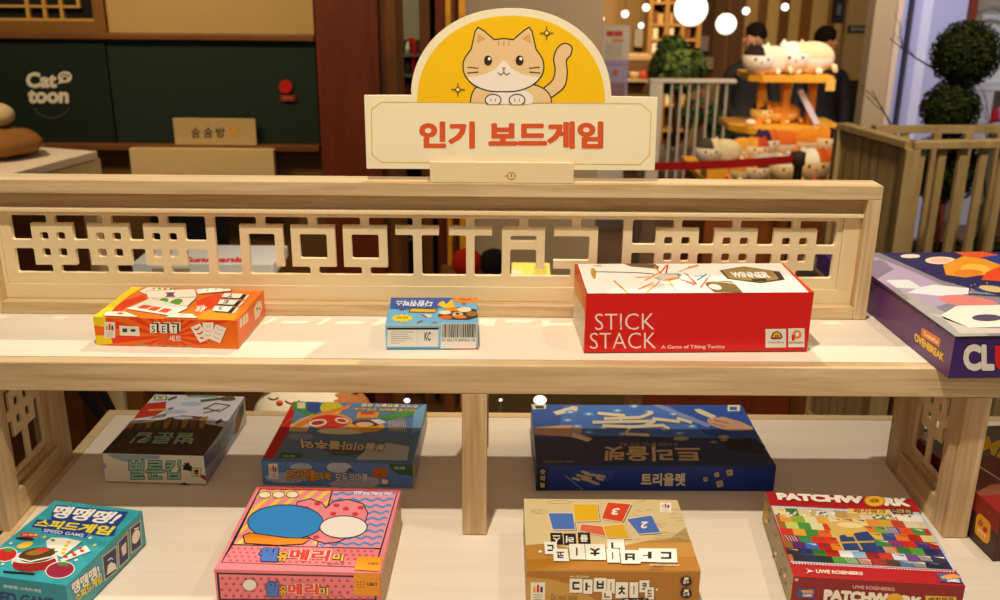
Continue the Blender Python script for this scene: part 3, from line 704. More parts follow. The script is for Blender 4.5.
f.poly([(622, 450), (720, 340), (700, 300), (622, 380)], '4a5a98'); f.poly([(770, 180), (822, 90), (830, 215), (770, 280)], 'c8c0b0'); f.poly([(775, 200), (800, 130), (815, 180), (790, 260), (770, 280)], '7a3e1c'); f.poly([(795, 160), (815, 110), (818, 170), (800, 200)], '3a4a30')
f.text('벌룬컵', [(708, 375), (770, 265), (765, 200), (700, 300)], '7ea88e', off=.022, outline='1c1812', ow=.035)
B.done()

# --- blue sky game with red edge
B = Box('board_game_box', 'sky-blue box with a red left edge and outlined Korean lettering, behind the pink box', (.2717, .1135, -.0312, .1941, .1803, .0345), 0,
        dict(FLt=(261, 465.5), FLb=(261.3, 486), FRt=(413.8, 467.5), FRb=(413.8, 489), BRt=(425.5, 406), BRb=(426.7, 427.5), BLt=(295.5, 405)),
        ('5f86b8', '5c86c4', 'b9b2a6', '4a6aa0', '4a6aa0'), lip=.97, tray='8a7a60')
f = B.top.view(255, 395, 5.5556)
f.poly([(215, 55), (235, 55), (225, 130), (195, 220), (105, 375), (40, 375)], 'd41410'); f.line([(160, 192), (215, 145)], 4, 'e07a20')
f.poly([(195, 220), (890, 235), (865, 385), (105, 375)], '64809c'); f.poly([(640, 300), (740, 280), (860, 300), (850, 380), (560, 378)], 'b8bcbc'); f.ell(260, 250, 70, 20, '8c9cb4'); f.poly([(150, 340), (265, 345), (255, 372), (120, 374)], '3c6a38'); f.text('보드게임', (158, 355, 222, 369), 'c8dcc8', off=.02)  # greyer front half: the upper shelf's shadow put into the print colour
f.poly([(235, 55), (370, 52), (340, 100), (350, 130), (290, 130), (215, 95)], '4c9a3c'); f.ell(335, 85, 42, 34, '3a52a0'); f.ell(430, 90, 62, 36, 'd8cc2c'); f.poly([(195, 220), (205, 185), (260, 150), (330, 125), (300, 210), (290, 222)], 'e8c48c')
f.poly([(200, 200), (330, 130), (540, 65), (520, 90), (350, 150), (240, 205)], 'ee8a28'); f.ell(425, 165, 120, 48, 'e8a45c'); f.ell(420, 165, 104, 38, 'e03420'); f.ell(355, 172, 50, 20, 'f8e8d0', rot=-8); f.ell(355, 172, 36, 12, 'c43020', rot=-8); f.ell(485, 158, 38, 16, 'f8e8d0', rot=8); f.ell(485, 158, 26, 9, 'c43020', rot=8)
f.ell(480, 218, 130, 18, 'f4e4c4')
f.poly([(560, 145), (575, 110), (690, 110), (680, 140)], 'ee9a24'); f.rect(590, 110, 660, 122, 'd82818'); f.ell(620, 190, 100, 32, 'f4b43c'); f.ell(620, 172, 80, 20, '7a3418'); f.ell(610, 178, 50, 13, 'f4c890'); f.poly([(640, 152), (690, 148), (730, 165), (690, 178)], 'f0ece4')
f.poly([(680, 130), (900, 95), (880, 125), (760, 150), (700, 145)], '4c9a40')
f.poly([(730, 160), (800, 135), (830, 145), (855, 225), (740, 215)], '8a8a90')
for k in range(10): f.line([(740+k*10, 158), (750+k*10, 218)], 3, 'd8d8dc', k=70)
f.poly([(880, 100), (945, 60), (920, 200), (870, 230)], '7cb0dc'); f.rect(245, 62, 288, 95, 'f0e4d0')
f.text('추억의 말판놀이 점핑', [(905, 68), (600, 64), (590, 80), (900, 84)], 'f6ecc0', off=.04, outline='2c2c50', ow=.04)
f.text('신나게 달려라 모두모두', [(895, 90), (555, 86), (548, 102), (888, 106)], 'f0c838', off=.04, outline='2c2c50', ow=.04)
f.text('윷놀이마블추억', [(735, 290), (255, 262), (262, 318), (715, 334)], 'dccba4', off=.04, outline='221a12', ow=.045)
f.poly([(380, 322), (610, 330), (590, 342), (400, 336)], '7a4428'); f.poly([(420, 340), (580, 345), (520, 358), (430, 356)], '2c6a58')
f = B.front.view(255, 395, 5.5556)
f.ell(250, 420, 60, 20, 'b4c4dc'); f.ell(460, 420, 70, 26, 'c8d0dc'); f.ell(170, 470, 120, 26, 'a8b8d0'); f.ell(600, 490, 90, 28, 'b4bccc'); f.ell(520, 500, 120, 20, 'b0b8c8')
people_mark(f, 72, 403, 50, 74)
f.text('모두의마블', (166, 428, 325, 486), 'f0a828', off=.03, outline='2a2018', ow=.05); f.text('모두해!', (322, 442, 414, 484), 'f0b838', off=.03, outline='2a2018', ow=.05)
f.text('모두의마블', (436, 446, 622, 490), 'd8dce0', off=.03, outline='2a2c38', ow=.05); f.poly([(497, 440), (520, 418), (548, 440)], '2c6a50')
f.ell(692, 445, 45, 28, 'c4682c'); f.poly([(700, 475), (738, 480), (730, 500), (700, 498)], 'f0e4d4')
f.poly([(742, 400), (885, 402), (885, 460), (800, 452), (760, 430)], '355c34'); f.text('보드게임', (778, 412, 836, 428), 'ccdccc', off=.03)
f = B.right.view(255, 395, 5.5556)
f.poly([(880, 385), (945, 65), (952, 90), (900, 330)], '2c8a58'); f.poly([(885, 395), (900, 330), (948, 150), (945, 260), (895, 500)], 'a8acb4')
B.done()

# --- the big navy game
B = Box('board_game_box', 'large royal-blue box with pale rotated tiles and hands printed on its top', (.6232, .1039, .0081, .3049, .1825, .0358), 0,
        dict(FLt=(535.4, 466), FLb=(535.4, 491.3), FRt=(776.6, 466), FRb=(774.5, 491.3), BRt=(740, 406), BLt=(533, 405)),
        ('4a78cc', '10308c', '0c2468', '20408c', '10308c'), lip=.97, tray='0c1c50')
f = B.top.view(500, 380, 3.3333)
f.poly([(105, 182), (855, 195), (930, 292), (105, 292)], '2c3358'); f.poly([(105, 80), (220, 82), (190, 190), (105, 190)], '345cae'); f.poly([(560, 84), (805, 84), (860, 195), (700, 190)], '2c58b4'); f.poly([(500, 82), (530, 82), (705, 150), (690, 158)], '8c9cd0')  # front half darker: printed art plus some deck shadow put into the colour
f.poly([(740, 200), (830, 192), (885, 220), (860, 245), (760, 232)], '1c1a24')
for (x, y) in ((240, 108), (300, 115), (395, 104), (500, 108), (580, 115), (450, 90), (230, 135), (350, 160), (590, 140), (640, 155), (550, 165), (300, 175), (410, 180), (260, 155), (600, 178)):
    f.ell(x, y, 17, 6, '6c9cdc', k=20); f.ell(x, y, 8, 3, 'c8e0f0', k=21)
tz = 'e8dcc0'
for seg in (((330, 112), (420, 120)), ((350, 130), (470, 126)), ((420, 120), (400, 140)), ((312, 142), (400, 140)), ((400, 140), (520, 138)), ((470, 126), (512, 110)), ((510, 130), (600, 140)), ((520, 138), (480, 155)), ((345, 153), (440, 157)), ((440, 157), (540, 152)), ((440, 157), (420, 178)), ((420, 180), (500, 184)), ((540, 150), (566, 164)), ((590, 128), (640, 143))):
    (x0, y0), (x1, y1) = seg; f.line([(x0+2, y0+3), (x1+2, y1+3)], 10, '7a6a50', k=22); f.line([(x0, y0), (x1, y1)], 9.5, tz, k=24)
for pts in (((180, 108), (250, 88), (265, 92), (262, 104), (195, 118)), ((645, 100), (665, 98), (720, 122), (705, 130), (660, 112))): f.poly(list(pts), 'e4d8b8')
skin = 'd8a888'
f.poly([(115, 160), (200, 152), (265, 150), (280, 160), (270, 178), (310, 196), (300, 204), (240, 190), (115, 182)], skin); f.poly([(245, 176), (300, 196), (295, 206), (240, 190)], 'f0dcc4'); f.line([(240, 160), (275, 155)], 4, 'b07c5c')
f.poly([(690, 130), (740, 124), (800, 140), (838, 158), (840, 168), (760, 170), (712, 155), (690, 142)], skin); f.line([(712, 135), (760, 145)], 4, 'b07c5c'); f.line([(705, 145), (750, 158)], 3, 'b07c5c')
f.ell(605, 195, 26, 7, 'b8a078'); f.ell(745, 190, 18, 6, 'c0a880'); f.ell(712, 207, 12, 4, 'a89070'); f.ell(745, 200, 12, 4, 'a89070')
f.rect(755, 86, 795, 106, 'f0ece0'); f.rect(762, 92, 785, 103, '4a6ab8'); f.poly([(110, 83), (160, 83), (160, 98), (116, 100)], 'e4dcc8'); f.rect(124, 88, 152, 97, '3a3830')
f.text('트리올렛', [(666, 220), (350, 222), (344, 270), (676, 274)], 'd2b482', off=.03)
f.text('주사위로 펼치는 숫자 게임', [(596, 209), (402, 209), (398, 221), (594, 221)], 'b09468', off=.01); f.text('BOARD & CARD GAMES', (142, 270, 245, 277), 'a89878', off=.0)
f = B.front.view(500, 380, 3.3333)
f.line([(215, 320), (275, 368)], 5, '6a80b8'); f.poly([(225, 325), (260, 300), (380, 300), (370, 335), (300, 365)], '1a409c')
for k, (x, y) in enumerate(((280, 308), (265, 320), (290, 326), (315, 318), (330, 330), (300, 338), (280, 332), (335, 320), (315, 344), (250, 330), (290, 314))): f.line([(x-12, y-3), (x+14, y+4)], 8, 'c8b084', k=20+k)
f.text('트리올렛', (468, 310, 618, 354), 'ecdcb8', off=.035, outline='0c1c50', ow=.02)
for x, y, s_ in ((685, 331, 8), (722, 315, 9), (765, 308, 12), (733, 346, 13)): f.poly([(x-s_, y-s_*.6), (x+s_*.7, y-s_), (x+s_, y+s_*.7), (x-s_*.6, y+s_)], 'c8b088'); f.ell(x, y, 3, 3, '6a5438')
f.poly([(118, 290), (155, 290), (155, 370), (118, 370)], '141824')
for y, ch in ((298, '숫'), (320, '자'), (342, '놀')): f.text(ch, (130, y, 148, y+18), 'c8bca0', off=.04)
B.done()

# --- tile code game
B = Box('board_game_box', 'brown parchment-coloured box with black letters on white tiles, before the blue box', (.6037, -.1463, -.0014, .1779, .141, .052), 0,
        dict(FLt=(525.6, 571), BLt=(525, 500), BRt=(677, 499.4), FRt=(701, 571)), ('b89a62', 'b0741c', 'a8762c', 'b08838', 'b08838'), lip=.9, tray='d8c49a')
f = B.top.view(510, 480, 5)
f.poly([(75, 97), (840, 97), (880, 230), (800, 290), (600, 330), (300, 350), (75, 340)], 'dcc490'); f.poly([(75, 330), (200, 320), (300, 345), (500, 340), (700, 300), (905, 300), (960, 460), (75, 460)], 'b88434'); f.poly([(75, 400), (960, 380), (960, 460), (75, 460)], 'b0741c'); f.poly([(690, 455), (740, 400), (770, 455)], '9c6418')
for cx, cy, rx, ry in ((150, 163, 40, 10), (140, 160, 22, 6), (250, 115, 60, 8), (780, 270, 60, 8)): f.line([(cx+rx*math.cos(t), cy+ry*math.sin(t)) for t in [2*math.pi*i/10 for i in range(11)]], 2, 'a88c54', k=9)
rr = random.Random(11)
for i in range(24):
    x, y = rr.uniform(590, 860), rr.uniform(110, 300); f.line([(x, y), (x+rr.uniform(20, 70), y+rr.uniform(-12, 20))], 1.8, 'a08450', k=10)
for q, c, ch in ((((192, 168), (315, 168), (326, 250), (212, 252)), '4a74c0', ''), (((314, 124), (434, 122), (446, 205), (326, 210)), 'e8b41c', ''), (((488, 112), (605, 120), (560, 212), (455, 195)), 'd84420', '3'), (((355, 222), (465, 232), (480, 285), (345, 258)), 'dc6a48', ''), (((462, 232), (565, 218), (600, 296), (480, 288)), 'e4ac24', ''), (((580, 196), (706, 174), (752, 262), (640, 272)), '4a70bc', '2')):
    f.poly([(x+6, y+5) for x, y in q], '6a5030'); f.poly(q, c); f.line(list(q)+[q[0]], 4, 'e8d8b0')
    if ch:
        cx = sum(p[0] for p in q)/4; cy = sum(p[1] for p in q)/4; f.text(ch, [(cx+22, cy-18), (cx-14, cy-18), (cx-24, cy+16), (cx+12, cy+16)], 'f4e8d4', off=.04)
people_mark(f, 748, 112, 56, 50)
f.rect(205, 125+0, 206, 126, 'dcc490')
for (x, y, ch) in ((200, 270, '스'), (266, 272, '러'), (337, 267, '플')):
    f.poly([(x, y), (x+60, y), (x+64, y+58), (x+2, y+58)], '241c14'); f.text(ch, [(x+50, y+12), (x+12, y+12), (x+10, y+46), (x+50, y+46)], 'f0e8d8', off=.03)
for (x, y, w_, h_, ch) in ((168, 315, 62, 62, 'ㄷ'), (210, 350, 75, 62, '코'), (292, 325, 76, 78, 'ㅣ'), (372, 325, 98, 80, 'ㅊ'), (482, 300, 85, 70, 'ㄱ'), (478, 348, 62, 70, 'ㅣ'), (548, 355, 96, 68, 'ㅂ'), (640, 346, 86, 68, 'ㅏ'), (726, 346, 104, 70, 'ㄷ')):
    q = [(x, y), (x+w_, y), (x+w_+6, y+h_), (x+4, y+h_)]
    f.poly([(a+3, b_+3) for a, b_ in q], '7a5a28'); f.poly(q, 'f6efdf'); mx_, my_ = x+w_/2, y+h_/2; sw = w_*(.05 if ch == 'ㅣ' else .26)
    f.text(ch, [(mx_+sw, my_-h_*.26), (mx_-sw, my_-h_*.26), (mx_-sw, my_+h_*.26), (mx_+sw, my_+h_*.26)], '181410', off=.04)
f.ell(147, 367, 9, 6, 'f0e8d8'); f.text('DAVINCI CODE PLUS', (695, 424, 845, 435), 'f0dcb0', off=.02); f.text('코드를 먼저 맞히면 이긴다', [(860, 275), (720, 300), (715, 308), (860, 284)][0:0] or (715, 290, 860, 300), '8a6c3c', off=0)
f = B.front.view(510, 480, 5)
f.poly([(75, 490), (200, 500), (320, 530), (420, 600), (380, 760), (75, 760)], 'c89a48'); f.line([(78, 458), (955, 458)], 4, 'd8a858')
people_mark(f, 100, 515, 70, 95)
f.text('PIN RELEASE', (290, 480, 385, 490), 'f0dcb0', off=.01); f.text('Da vinci code', (200, 572, 330, 600), '7a5420', off=.0)
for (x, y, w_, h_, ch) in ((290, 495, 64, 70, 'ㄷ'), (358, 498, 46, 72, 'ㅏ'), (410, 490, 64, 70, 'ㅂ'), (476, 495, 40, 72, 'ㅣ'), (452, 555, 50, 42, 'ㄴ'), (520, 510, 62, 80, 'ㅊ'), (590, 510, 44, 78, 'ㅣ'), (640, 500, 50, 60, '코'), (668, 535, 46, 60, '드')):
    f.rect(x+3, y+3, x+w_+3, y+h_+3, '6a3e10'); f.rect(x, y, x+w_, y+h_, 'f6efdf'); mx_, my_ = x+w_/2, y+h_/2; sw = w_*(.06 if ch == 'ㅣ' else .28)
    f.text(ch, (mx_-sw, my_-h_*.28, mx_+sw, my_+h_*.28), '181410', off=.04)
for x, ch in ((555, '플'), (600, '러'), (645, '스')): f.rect(x, 588, x+42, 640, '201810'); f.text(ch, (x+8, 594, x+34, 630), 'f0e8d8', off=.03)
f.ell(728, 545, 6, 6, 'f0e8d8')
for y, ch in ((505, '8+'), (565, '2-4')): f.ell(878, y, 30, 25, '1c1610'); f.text(ch, (862, y-8, 894, y+12), 'f0e4cc', off=.02); f.rect(868, y-22, 890, y-8, 'f0e4cc')
B.done()

# --- pink game
B = Box('board_game_box', 'pink box with polka dots, blue waves and an orange corner sticker', (.2846, -.1481, -.0298, .1706, .1657, .052), 0,
        dict(FLt=(213, 569), BLt=(257.3, 487), BRt=(399.6, 491), FRt=(381.7, 573.7)), ('f28a92', 'ef8088', 'b88c3c', 'e87c84', 'e87c84'), lip=.94, tray='e0b870')
f = B.top.view(200, 475, 4.8)
f.line([(275, 57), (958, 77)], 16, 'ee4a58', k=5); 
fr = [(290, 66), (945, 82), (850, 450), (98, 420)]
f.poly(fr, '2c1420'); f.poly([(294, 70), (632, 78), (560, 345), (162, 330)], 'f09098')
for k in range(-3, 14):
    a = [(165+k*42, 335), (195+k*42, 335), (400+k*42, 65), (370+k*42, 65)]
    region = [(294, 70), (632, 78), (560, 345), (162, 330)]
    # clip the stripe to the panel
    def clip_poly(P, Cc):
        for i in range(len(Cc)):
            a_, b_ = Cc[i], Cc[(i+1) % len(Cc)]; out = []
            for j in range(len(P)):
                p, q = P[j-1], P[j]
                sp_ = (b_[0]-a_[0])*(p[1]-a_[1])-(b_[1]-a_[1])*(p[0]-a_[0]); sq = (b_[0]-a_[0])*(q[1]-a_[1])-(b_[1]-a_[1])*(q[0]-a_[0])
                if (sp_ < 0) != (sq < 0): t = sp_/(sp_-sq); out.append((p[0]+(q[0]-p[0])*t, p[1]+(q[1]-p[1])*t))
                if sq >= 0: out.append(q)
            P = out
            if len(P) < 3: return []
        return P
    a = [(165+k*62, 335), (190+k*62, 335), (520+k*62, 65), (495+k*62, 65)]
    P = clip_poly(a, region)
    if P: f.poly(P, 'f4d050', k=14)
f.poly([(638, 78), (940, 84), (868, 352), (566, 345)], 'ee9aa4')
for k in range(9):
    y = 92+k*30; xs0 = 634-(y-78)*.27+8; xs1 = 934-(y-84)*.27; pts = []
    n = 20
    for i in range(n+1):
        x = xs0+(xs1-xs0)*i/n; pts.append((x, y+6*math.sin(i*1.57)))
    f.line(pts, 9, '4a92d8', k=16)
f.line([(634, 78), (604, 190)], 5, '2c1420', k=18)
band = [(158, 336), (866, 358), (846, 446), (104, 418)]
f.poly([(152, 332), (872, 354), (870, 360), (150, 338)], '2c1420'); f.poly(band, 'f0858c')
rr = random.Random(4)
for r_ in range(4):
    for k in range(24):
        x = 130+k*32+(16 if r_ % 2 else 0)+(3-r_)*8; y = 350+r_*20+k*.9
        if x < 845-r_*3: f.ell(x, y, 7, 4.5, 'dc4450', k=22, n=10)
# a spotted heart with plain blue and white rounded shapes before it
heart = [(600, 330), (520, 300), (470, 240), (450, 180), (470, 130), (530, 116), (585, 135), (606, 160), (640, 130), (710, 120), (780, 140), (805, 185), (790, 240), (740, 290), (660, 325)]
f.poly(heart, 'f28c94', k=26); f.line(heart+[heart[0]], 5, '2c1420', k=27)
for x, y in ((565, 140), (510, 160), (640, 188), (700, 165), (655, 148), (745, 190), (775, 225), (715, 255), (620, 220), (770, 160), (560, 300)): f.ell(x, y, 15, 9, 'd8343c', k=28)
f.ell(412, 228, 184, 86, '2c1420', k=34); f.ell(412, 228, 179, 81, '2f8fd4', k=35)
f.ell(690, 252, 116, 56, '2c1420', k=36); f.ell(690, 252, 111, 51, 'f6ece0', k=37)
f.poly([(205, 290), (240, 275), (420, 300), (540, 305), (500, 335), (380, 342), (215, 330)], '2c1420', k=38); f.poly([(212, 292), (242, 280), (420, 305), (532, 308), (495, 331), (380, 337), (220, 326)], 'ee8a1e', k=39)
for x in (314, 380, 446): f.ell(x, 97, 31, 17, '6a4020', k=42); f.ell(x, 97, 27, 14, 'f6e8c8', k=43); f.text('보드', (x-14, 91, x+14, 104), '6a4020', off=.02)
f.k = 60
f.text('Will you marry me?', [(730, 104), (912, 108), (920, 86), (738, 82)], 'f8ecf4', off=.04)
f.text('윌', [(276, 416), (372, 420), (384, 352), (290, 350)], '4a78c4', off=.05, outline='2c1420', ow=.04)
f.text('유', [(366, 418), (424, 420), (432, 372), (378, 370)], 'f0b040', off=.04, outline='2c1420', ow=.04)
f.text('메리', [(424, 414), (618, 420), (634, 364), (440, 358)], 'ec4038', off=.05, outline='f8e4d0', ow=.04)
f.text('미', [(636, 418), (690, 420), (694, 384), (646, 382)], 'f4c450', off=.04, outline='2c1420', ow=.04)
f.text('윌유메리미 보드게임', (615, 428, 692, 438), '2c1420', off=.0)
f = B.front.view(200, 475, 4.8)
f.poly([(76, 468), (850, 488), (850, 790), (110, 790)], '2c1420'); f.poly([(88, 476), (842, 496), (842, 596), (100, 594)], 'f0858c'); f.rect(108, 602, 842, 780, 'f0a0a8')
for r_ in range(4):
    for k in range(20):
        x = 105+k*38+(19 if r_ % 2 else 0); y = 495+r_*28+k*.9
        if x < 835: f.ell(x, y, 8, 7, 'dc4450', k=22, n=10)
f.k = 40
f.ell(240, 527, 36, 30, '8a5a5a'); f.ell(240, 527, 33, 27, 'f4e8e0')
f.text('윌', [(312, 582), (380, 584), (384, 512), (320, 510)], '4a78c4', off=.05, outline='2c1420', ow=.04)
f.text('유', (384, 532, 424, 578), 'f0b040', off=.04, outline='2c1420', ow=.04); f.text('메리', (426, 518, 572, 576), 'ec4038', off=.05, outline='f8e4d0', ow=.04); f.text('미', (574, 538, 622, 578), 'f4c450', off=.04, outline='2c1420', ow=.04)
f.text('보드게임', (636, 574, 690, 583), '2c1420', off=0)
f.poly([(744, 460), (868, 466), (868, 580), (744, 574)], 'f09a1c'); f.text('UBO', (806, 516, 856, 532), '3a2410', off=.03)
for i in range(3):
    for j in range(3): f.ell(762+i*14, 514+j*12, 3, 3, '5a3410', k=70, n=6)
f = B.top; f.view(200, 475, 4.8); f.poly([(762, 398), (880, 402), (868, 470), (744, 462)], 'f4a420'); f.text('UBO', (812, 428, 860, 438), '5a3410', off=.02)
f = B.right.view(200, 475, 4.8)
f.raw([(0, .86), (1, .86), (1, 1), (0, 1)], 'f28a92')
rr = random.Random(9)
for i in range(160):
    u, v = rr.random(), rr.random()*.8; f.raw([(u, v), (u+.012, v+.05), (u+.02, v+.02)], ('e8c860', '8a6430', 'f0d890')[i % 3], k=6)
B.done()

# --- turquoise game
B = Box('board_game_box', 'turquoise box with white and yellow Korean lettering above a cartoon bell and strawberries', (.0331, -.1463, -.1943, .1101, .1454, .0447), 0,
        dict(FLt=(-33.6, 573.5), BLt=(57.6, 501.4), BRt=(141, 511.6), BRb=(147, 545), FRt=(67, 584.4)), ('2fa0ac', '2090a0', '3a9aa4', '2a8c9a', '2a8c9a'), lip=.95, tray='2a7480')
f = B.top.view(0, 480, 6.25)
for k in range(12):
    a = R(-80+k*30); f.poly([(430, 330), (430+900*math.cos(a), 330+500*math.sin(a)), (430+900*math.cos(a+.2), 330+500*math.sin(a+.2))], '39a9b4', k=5)
f.poly([(340, 195), (365, 160), (800, 205), (770, 250), (735, 290), (715, 345), (640, 352), (560, 335), (545, 360), (275, 330), (270, 305), (205, 295), (240, 250), (330, 250)], '1c3f88')
f.text('땡땡땡!', [(322, 234), (700, 280), (782, 210), (372, 162)], 'f8f2e4', off=.04)
f.text('스피드게임', [(218, 290), (680, 345), (728, 290), (262, 244)], 'f4dc2c', off=.045)
f.text('SPEED GAME', [(278, 326), (530, 356), (538, 336), (290, 306)], 'd8dcf0', off=.02, outline='1c3f88', ow=.04)
f.ell(195, 344, 66, 15, 'd42a20', rot=3); f.ell(165, 368, 62, 11, '301c20', rot=3); f.text('신제품', (150, 338, 250, 350), 'f4dcb0', off=.02)
for q in (((305, 420), (300, 380), (335, 360), (425, 362), (395, 440), (330, 445)), ((360, 465), (425, 362), (520, 382), (395, 480)), ((385, 495), (545, 405), (575, 440), (400, 508))): f.poly([(x+3, y+4) for x, y in q], '1c4a50'); f.poly(list(q), 'f4ecdc')
for x, y, c in ((342, 376, '5c9a3c'), (342, 432, '5c9a3c'), (440, 388, 'e8c82c'), (425, 410, 'e8c82c'), (412, 432, 'e8c82c'), (405, 455, 'e8c82c'), (508, 424, 'd83428'), (522, 440, 'd83428'), (460, 450, 'd83428'), (475, 464, 'd83428'), (420, 478, 'd83428')): f.ell(x, y, 14, 8, c)
f.ell(225, 510, 150, 62, 'f0ece0', rot=-6); f.ell(222, 520, 142, 52, '9a201c', rot=-6); f.ell(222, 480, 150, 40, 'e0dcd4', rot=-6); f.ell(240, 470, 118, 46, '5a3814', rot=-8); f.ell(230, 455, 60, 16, 'a07030', rot=-8); f.ell(275, 438, 44, 12, 'd8402a'); f.line([(110, 490), (200, 510), (330, 480), (370, 455)], 8, 'f0f0ec')
f.ell(165, 410, 54, 18, 'e8c040', rot=-15)
for cx, cy, rx, ry in ((40, 470, 72, 40), (385, 560, 88, 48)): f.ell(cx, cy, rx+6, ry+5, 'f4ecdc', rot=-10); f.ell(cx, cy, rx, ry, 'c82424' if cx < 100 else '9c2040', rot=-10); f.ell(cx+20, cy-ry*.75, 34, 12, '4c8c34')
for x, y in ((75, 400), (572, 362), (485, 498), (20, 530), (290, 360), (600, 405)): f.ell(x, y, 13, 6, ('f0e8d8', 'f0d050')[x in (290, 600)], rot=-20)
f.line([(22, 578), (100, 582), (225, 588)], 12, '201814')
f = B.right.view(0, 480, 5)
f.poly([(410, 640), (335, 525), (345, 520), (705, 160), (712, 170)], '2a8c98') if False else None
for q in (((508, 385), (578, 332), (584, 455), (522, 505)), ((585, 315), (632, 265), (642, 395), (594, 440)), ((644, 245), (696, 205), (706, 330), (654, 370))): f.line(list(q)+[q[0]], 5, 'c8b878'); cx = sum(p[0] for p in q)/4; cy = sum(p[1] for p in q)/4; f.poly([(cx+(x-cx)*.9, cy+(y-cy)*.9) for x, y in q], '2c2c60')
f.poly([(530, 478), (535, 430), (550, 412), (572, 420), (580, 445)], 'f0e8d8'); f.line([(535, 405), (548, 392), (560, 398)], 6, 'f0e8d8'); f.poly([(600, 340), (625, 310), (628, 365), (610, 385)], 'e0d8c8'); f.ell(675, 285, 19, 36, 'f0e8d8', rot=15); f.line([(664, 250), (690, 240)], 7, 'f0e8d8')
f.text('땡땡땡!', [(368, 572), (500, 480), (488, 420), (360, 512)], 'f4ecdc', off=.04, outline='1c3f88', ow=.03)
f.text('스피드게임', [(384, 610), (508, 512), (502, 468), (372, 570)], 'f0d838', off=.04, outline='1c3f88', ow=.03)
f = B.front.view(0, 480, 5)
f.text('땡땡땡! 스피드게임', [(5, 540), (200, 562), (200, 545), (5, 522)], 'd4e4e8', off=.03)
f.text('SPEED GAME', [(-120, 600), (262, 640), (268, 590), (-118, 545)], '1c3878', off=.05)
B.done()

# --- patchwork game
B = Box('board_game_box', 'dark red box with a patchwork quilt picture, beside the right end panel', (.8794, -.1392, -.0874, .1723, .1734, .0416), 0,
        dict(FLt=(793.4, 573.7), BLt=(765, 490), BRt=(910, 502.5), FRt=(968, 588), BLb=(762, 522)), ('b0161c', '8c1016', '8c1016', 'a08c58', '8c1016'), lip=.93, tray='6a5a38')
f = B.top.view(750, 470, 4.608)
f.poly([(95, 155), (780, 210), (960, 472), (188, 412)], 'b8c4d4'); quad = [(104, 166), (772, 222), (940, 468), (184, 406)]
f.poly(quad, 'a86a30')
def qb(u, v):
    a = (quad[0][0]+(quad[1][0]-quad[0][0])*u, quad[0][1]+(quad[1][1]-quad[0][1])*u); b_ = (quad[3][0]+(quad[2][0]-quad[3][0])*u, quad[3][1]+(quad[2][1]-quad[3][1])*u)
    return (a[0]+(b_[0]-a[0])*v, a[1]+(b_[1]-a[1])*v)
rr = random.Random(21)
rowsc = [['e8d8a0', '3c7a34', 'e0c890', 'c8b070', 'd8d0b0', 'c09a58', 'd8b070', 'e0d0a0', '6a8a48', 'b88a4c', 'f0e8d0', 'e8e0d0'],
         ['e89a3c', '8cb03c', 'e8dca0', 'e8a848', 'f0dc88', 'e8b84c', 'e8d890', 'e89048', 'd8a840', 'c8402c', 'e0d0a8', 'd8c8a0'],
         ['c8d468', '4c9a3c', 'e0e0a8', 'd8401c', 'f0c858', 'f4e8b0', 'e87828', '88a83c', '3858a0', 'e0502c', '4c8c3c', 'c03028'],
         ['d83828', 'e8a83c', '4c8a40', 'e86a2c', 'e0c858', 'f0ece0', '8ab0d0', 'd8c048', '3c4c98', 'e87c2c', 'b82020', 'e0c880'],
         ['8c2c60', '3c8c4c', 'd83018', 'e0401c', 'e8d0b8', '3c5088', '4c68a8', '3c8848', '8c3c78', 'd82c1c', '3c3c80', 'a81c1c'],
         ['5c2c70', '3c6cc0', 'c01818', 'e88c20', 'e8e4dc', '2c3c70', '34447c', 'c87828', '387838', '54a038', '1c2c60', '3c2c68'],
         ['2c2838', '243464', '3c6c28', 'b01414', 'd8dce0', '90a8c8', '8c1414', 'b83420', 'c8c8d8', '6c3c78', '1c2450', '302848'],
         ['201c20', '1c2440', '182818', '4c8c2c', '3c7028', '8c1c14', 'a82818', '4c3424', '486c9c', '241c30', '181c38', '201c38']]
n = 12
for r_ in range(8):
    for c_ in range(n):
        u0, u1, v0, v1 = c_/n, (c_+1)/n, r_/8, (r_+1)/8
        sh = (r_ % 3)*.3/n
        f.poly([qb(max(0, min(1, u0+sh)), v0), qb(min(1, u1+sh), v0), qb(min(1, u1+sh), v1), qb(max(0, min(1, u0+sh)), v1)], rowsc[r_][c_], k=30)
        if rr.random() < .45: f.poly([qb(u0+sh+.01, v0+.02), qb(min(1, u1+sh-.01), v0+.02), qb(min(1, u1+sh-.01), v0+.05)], rr.choice(('e8dcc0', 'c83820', '4c7c3c', 'e0b040', '2c3c70')), k=31)
        if rr.random() < .12:
            for q in range(4): f.line([qb(u0+sh+q*.018, v0+.01), qb(u0+sh+q*.018+.012, v1-.01)], 2.5, 'f0e8d0', k=32)
for i in range(60):
    x = rr.uniform(120, 400) if i % 2 else rr.uniform(560, 800); y = (180 if x < 420 else 190)+rr.uniform(0, 22)+(x-120)*.035; f.ell(x, y, 8, 4, ('f4ece0', 'e8e0d0', '486838')[i % 3], k=34, n=8)
f.k = 40
f.poly([(350, 240), (440, 232), (505, 245), (570, 310), (588, 372), (430, 365), (385, 290)], 'e0b868'); f.poly([(412, 300), (540, 285), (575, 320), (588, 372), (440, 368), (420, 330)], '2c4478'); f.line([(418, 332), (575, 332)], 8, 'd0a848'); f.line([(470, 292), (520, 368)], 8, 'd0a848'); f.poly([(435, 290), (462, 272), (482, 290), (470, 308), (445, 306)], 'e8b838'); f.ell(460, 256, 60, 12, 'f4dca0', rot=6)
for x in range(110, 770, 14): f.ell(x, 163+(x-104)*.083, 4, 2.5, 'f4f4f4', k=50, n=6)
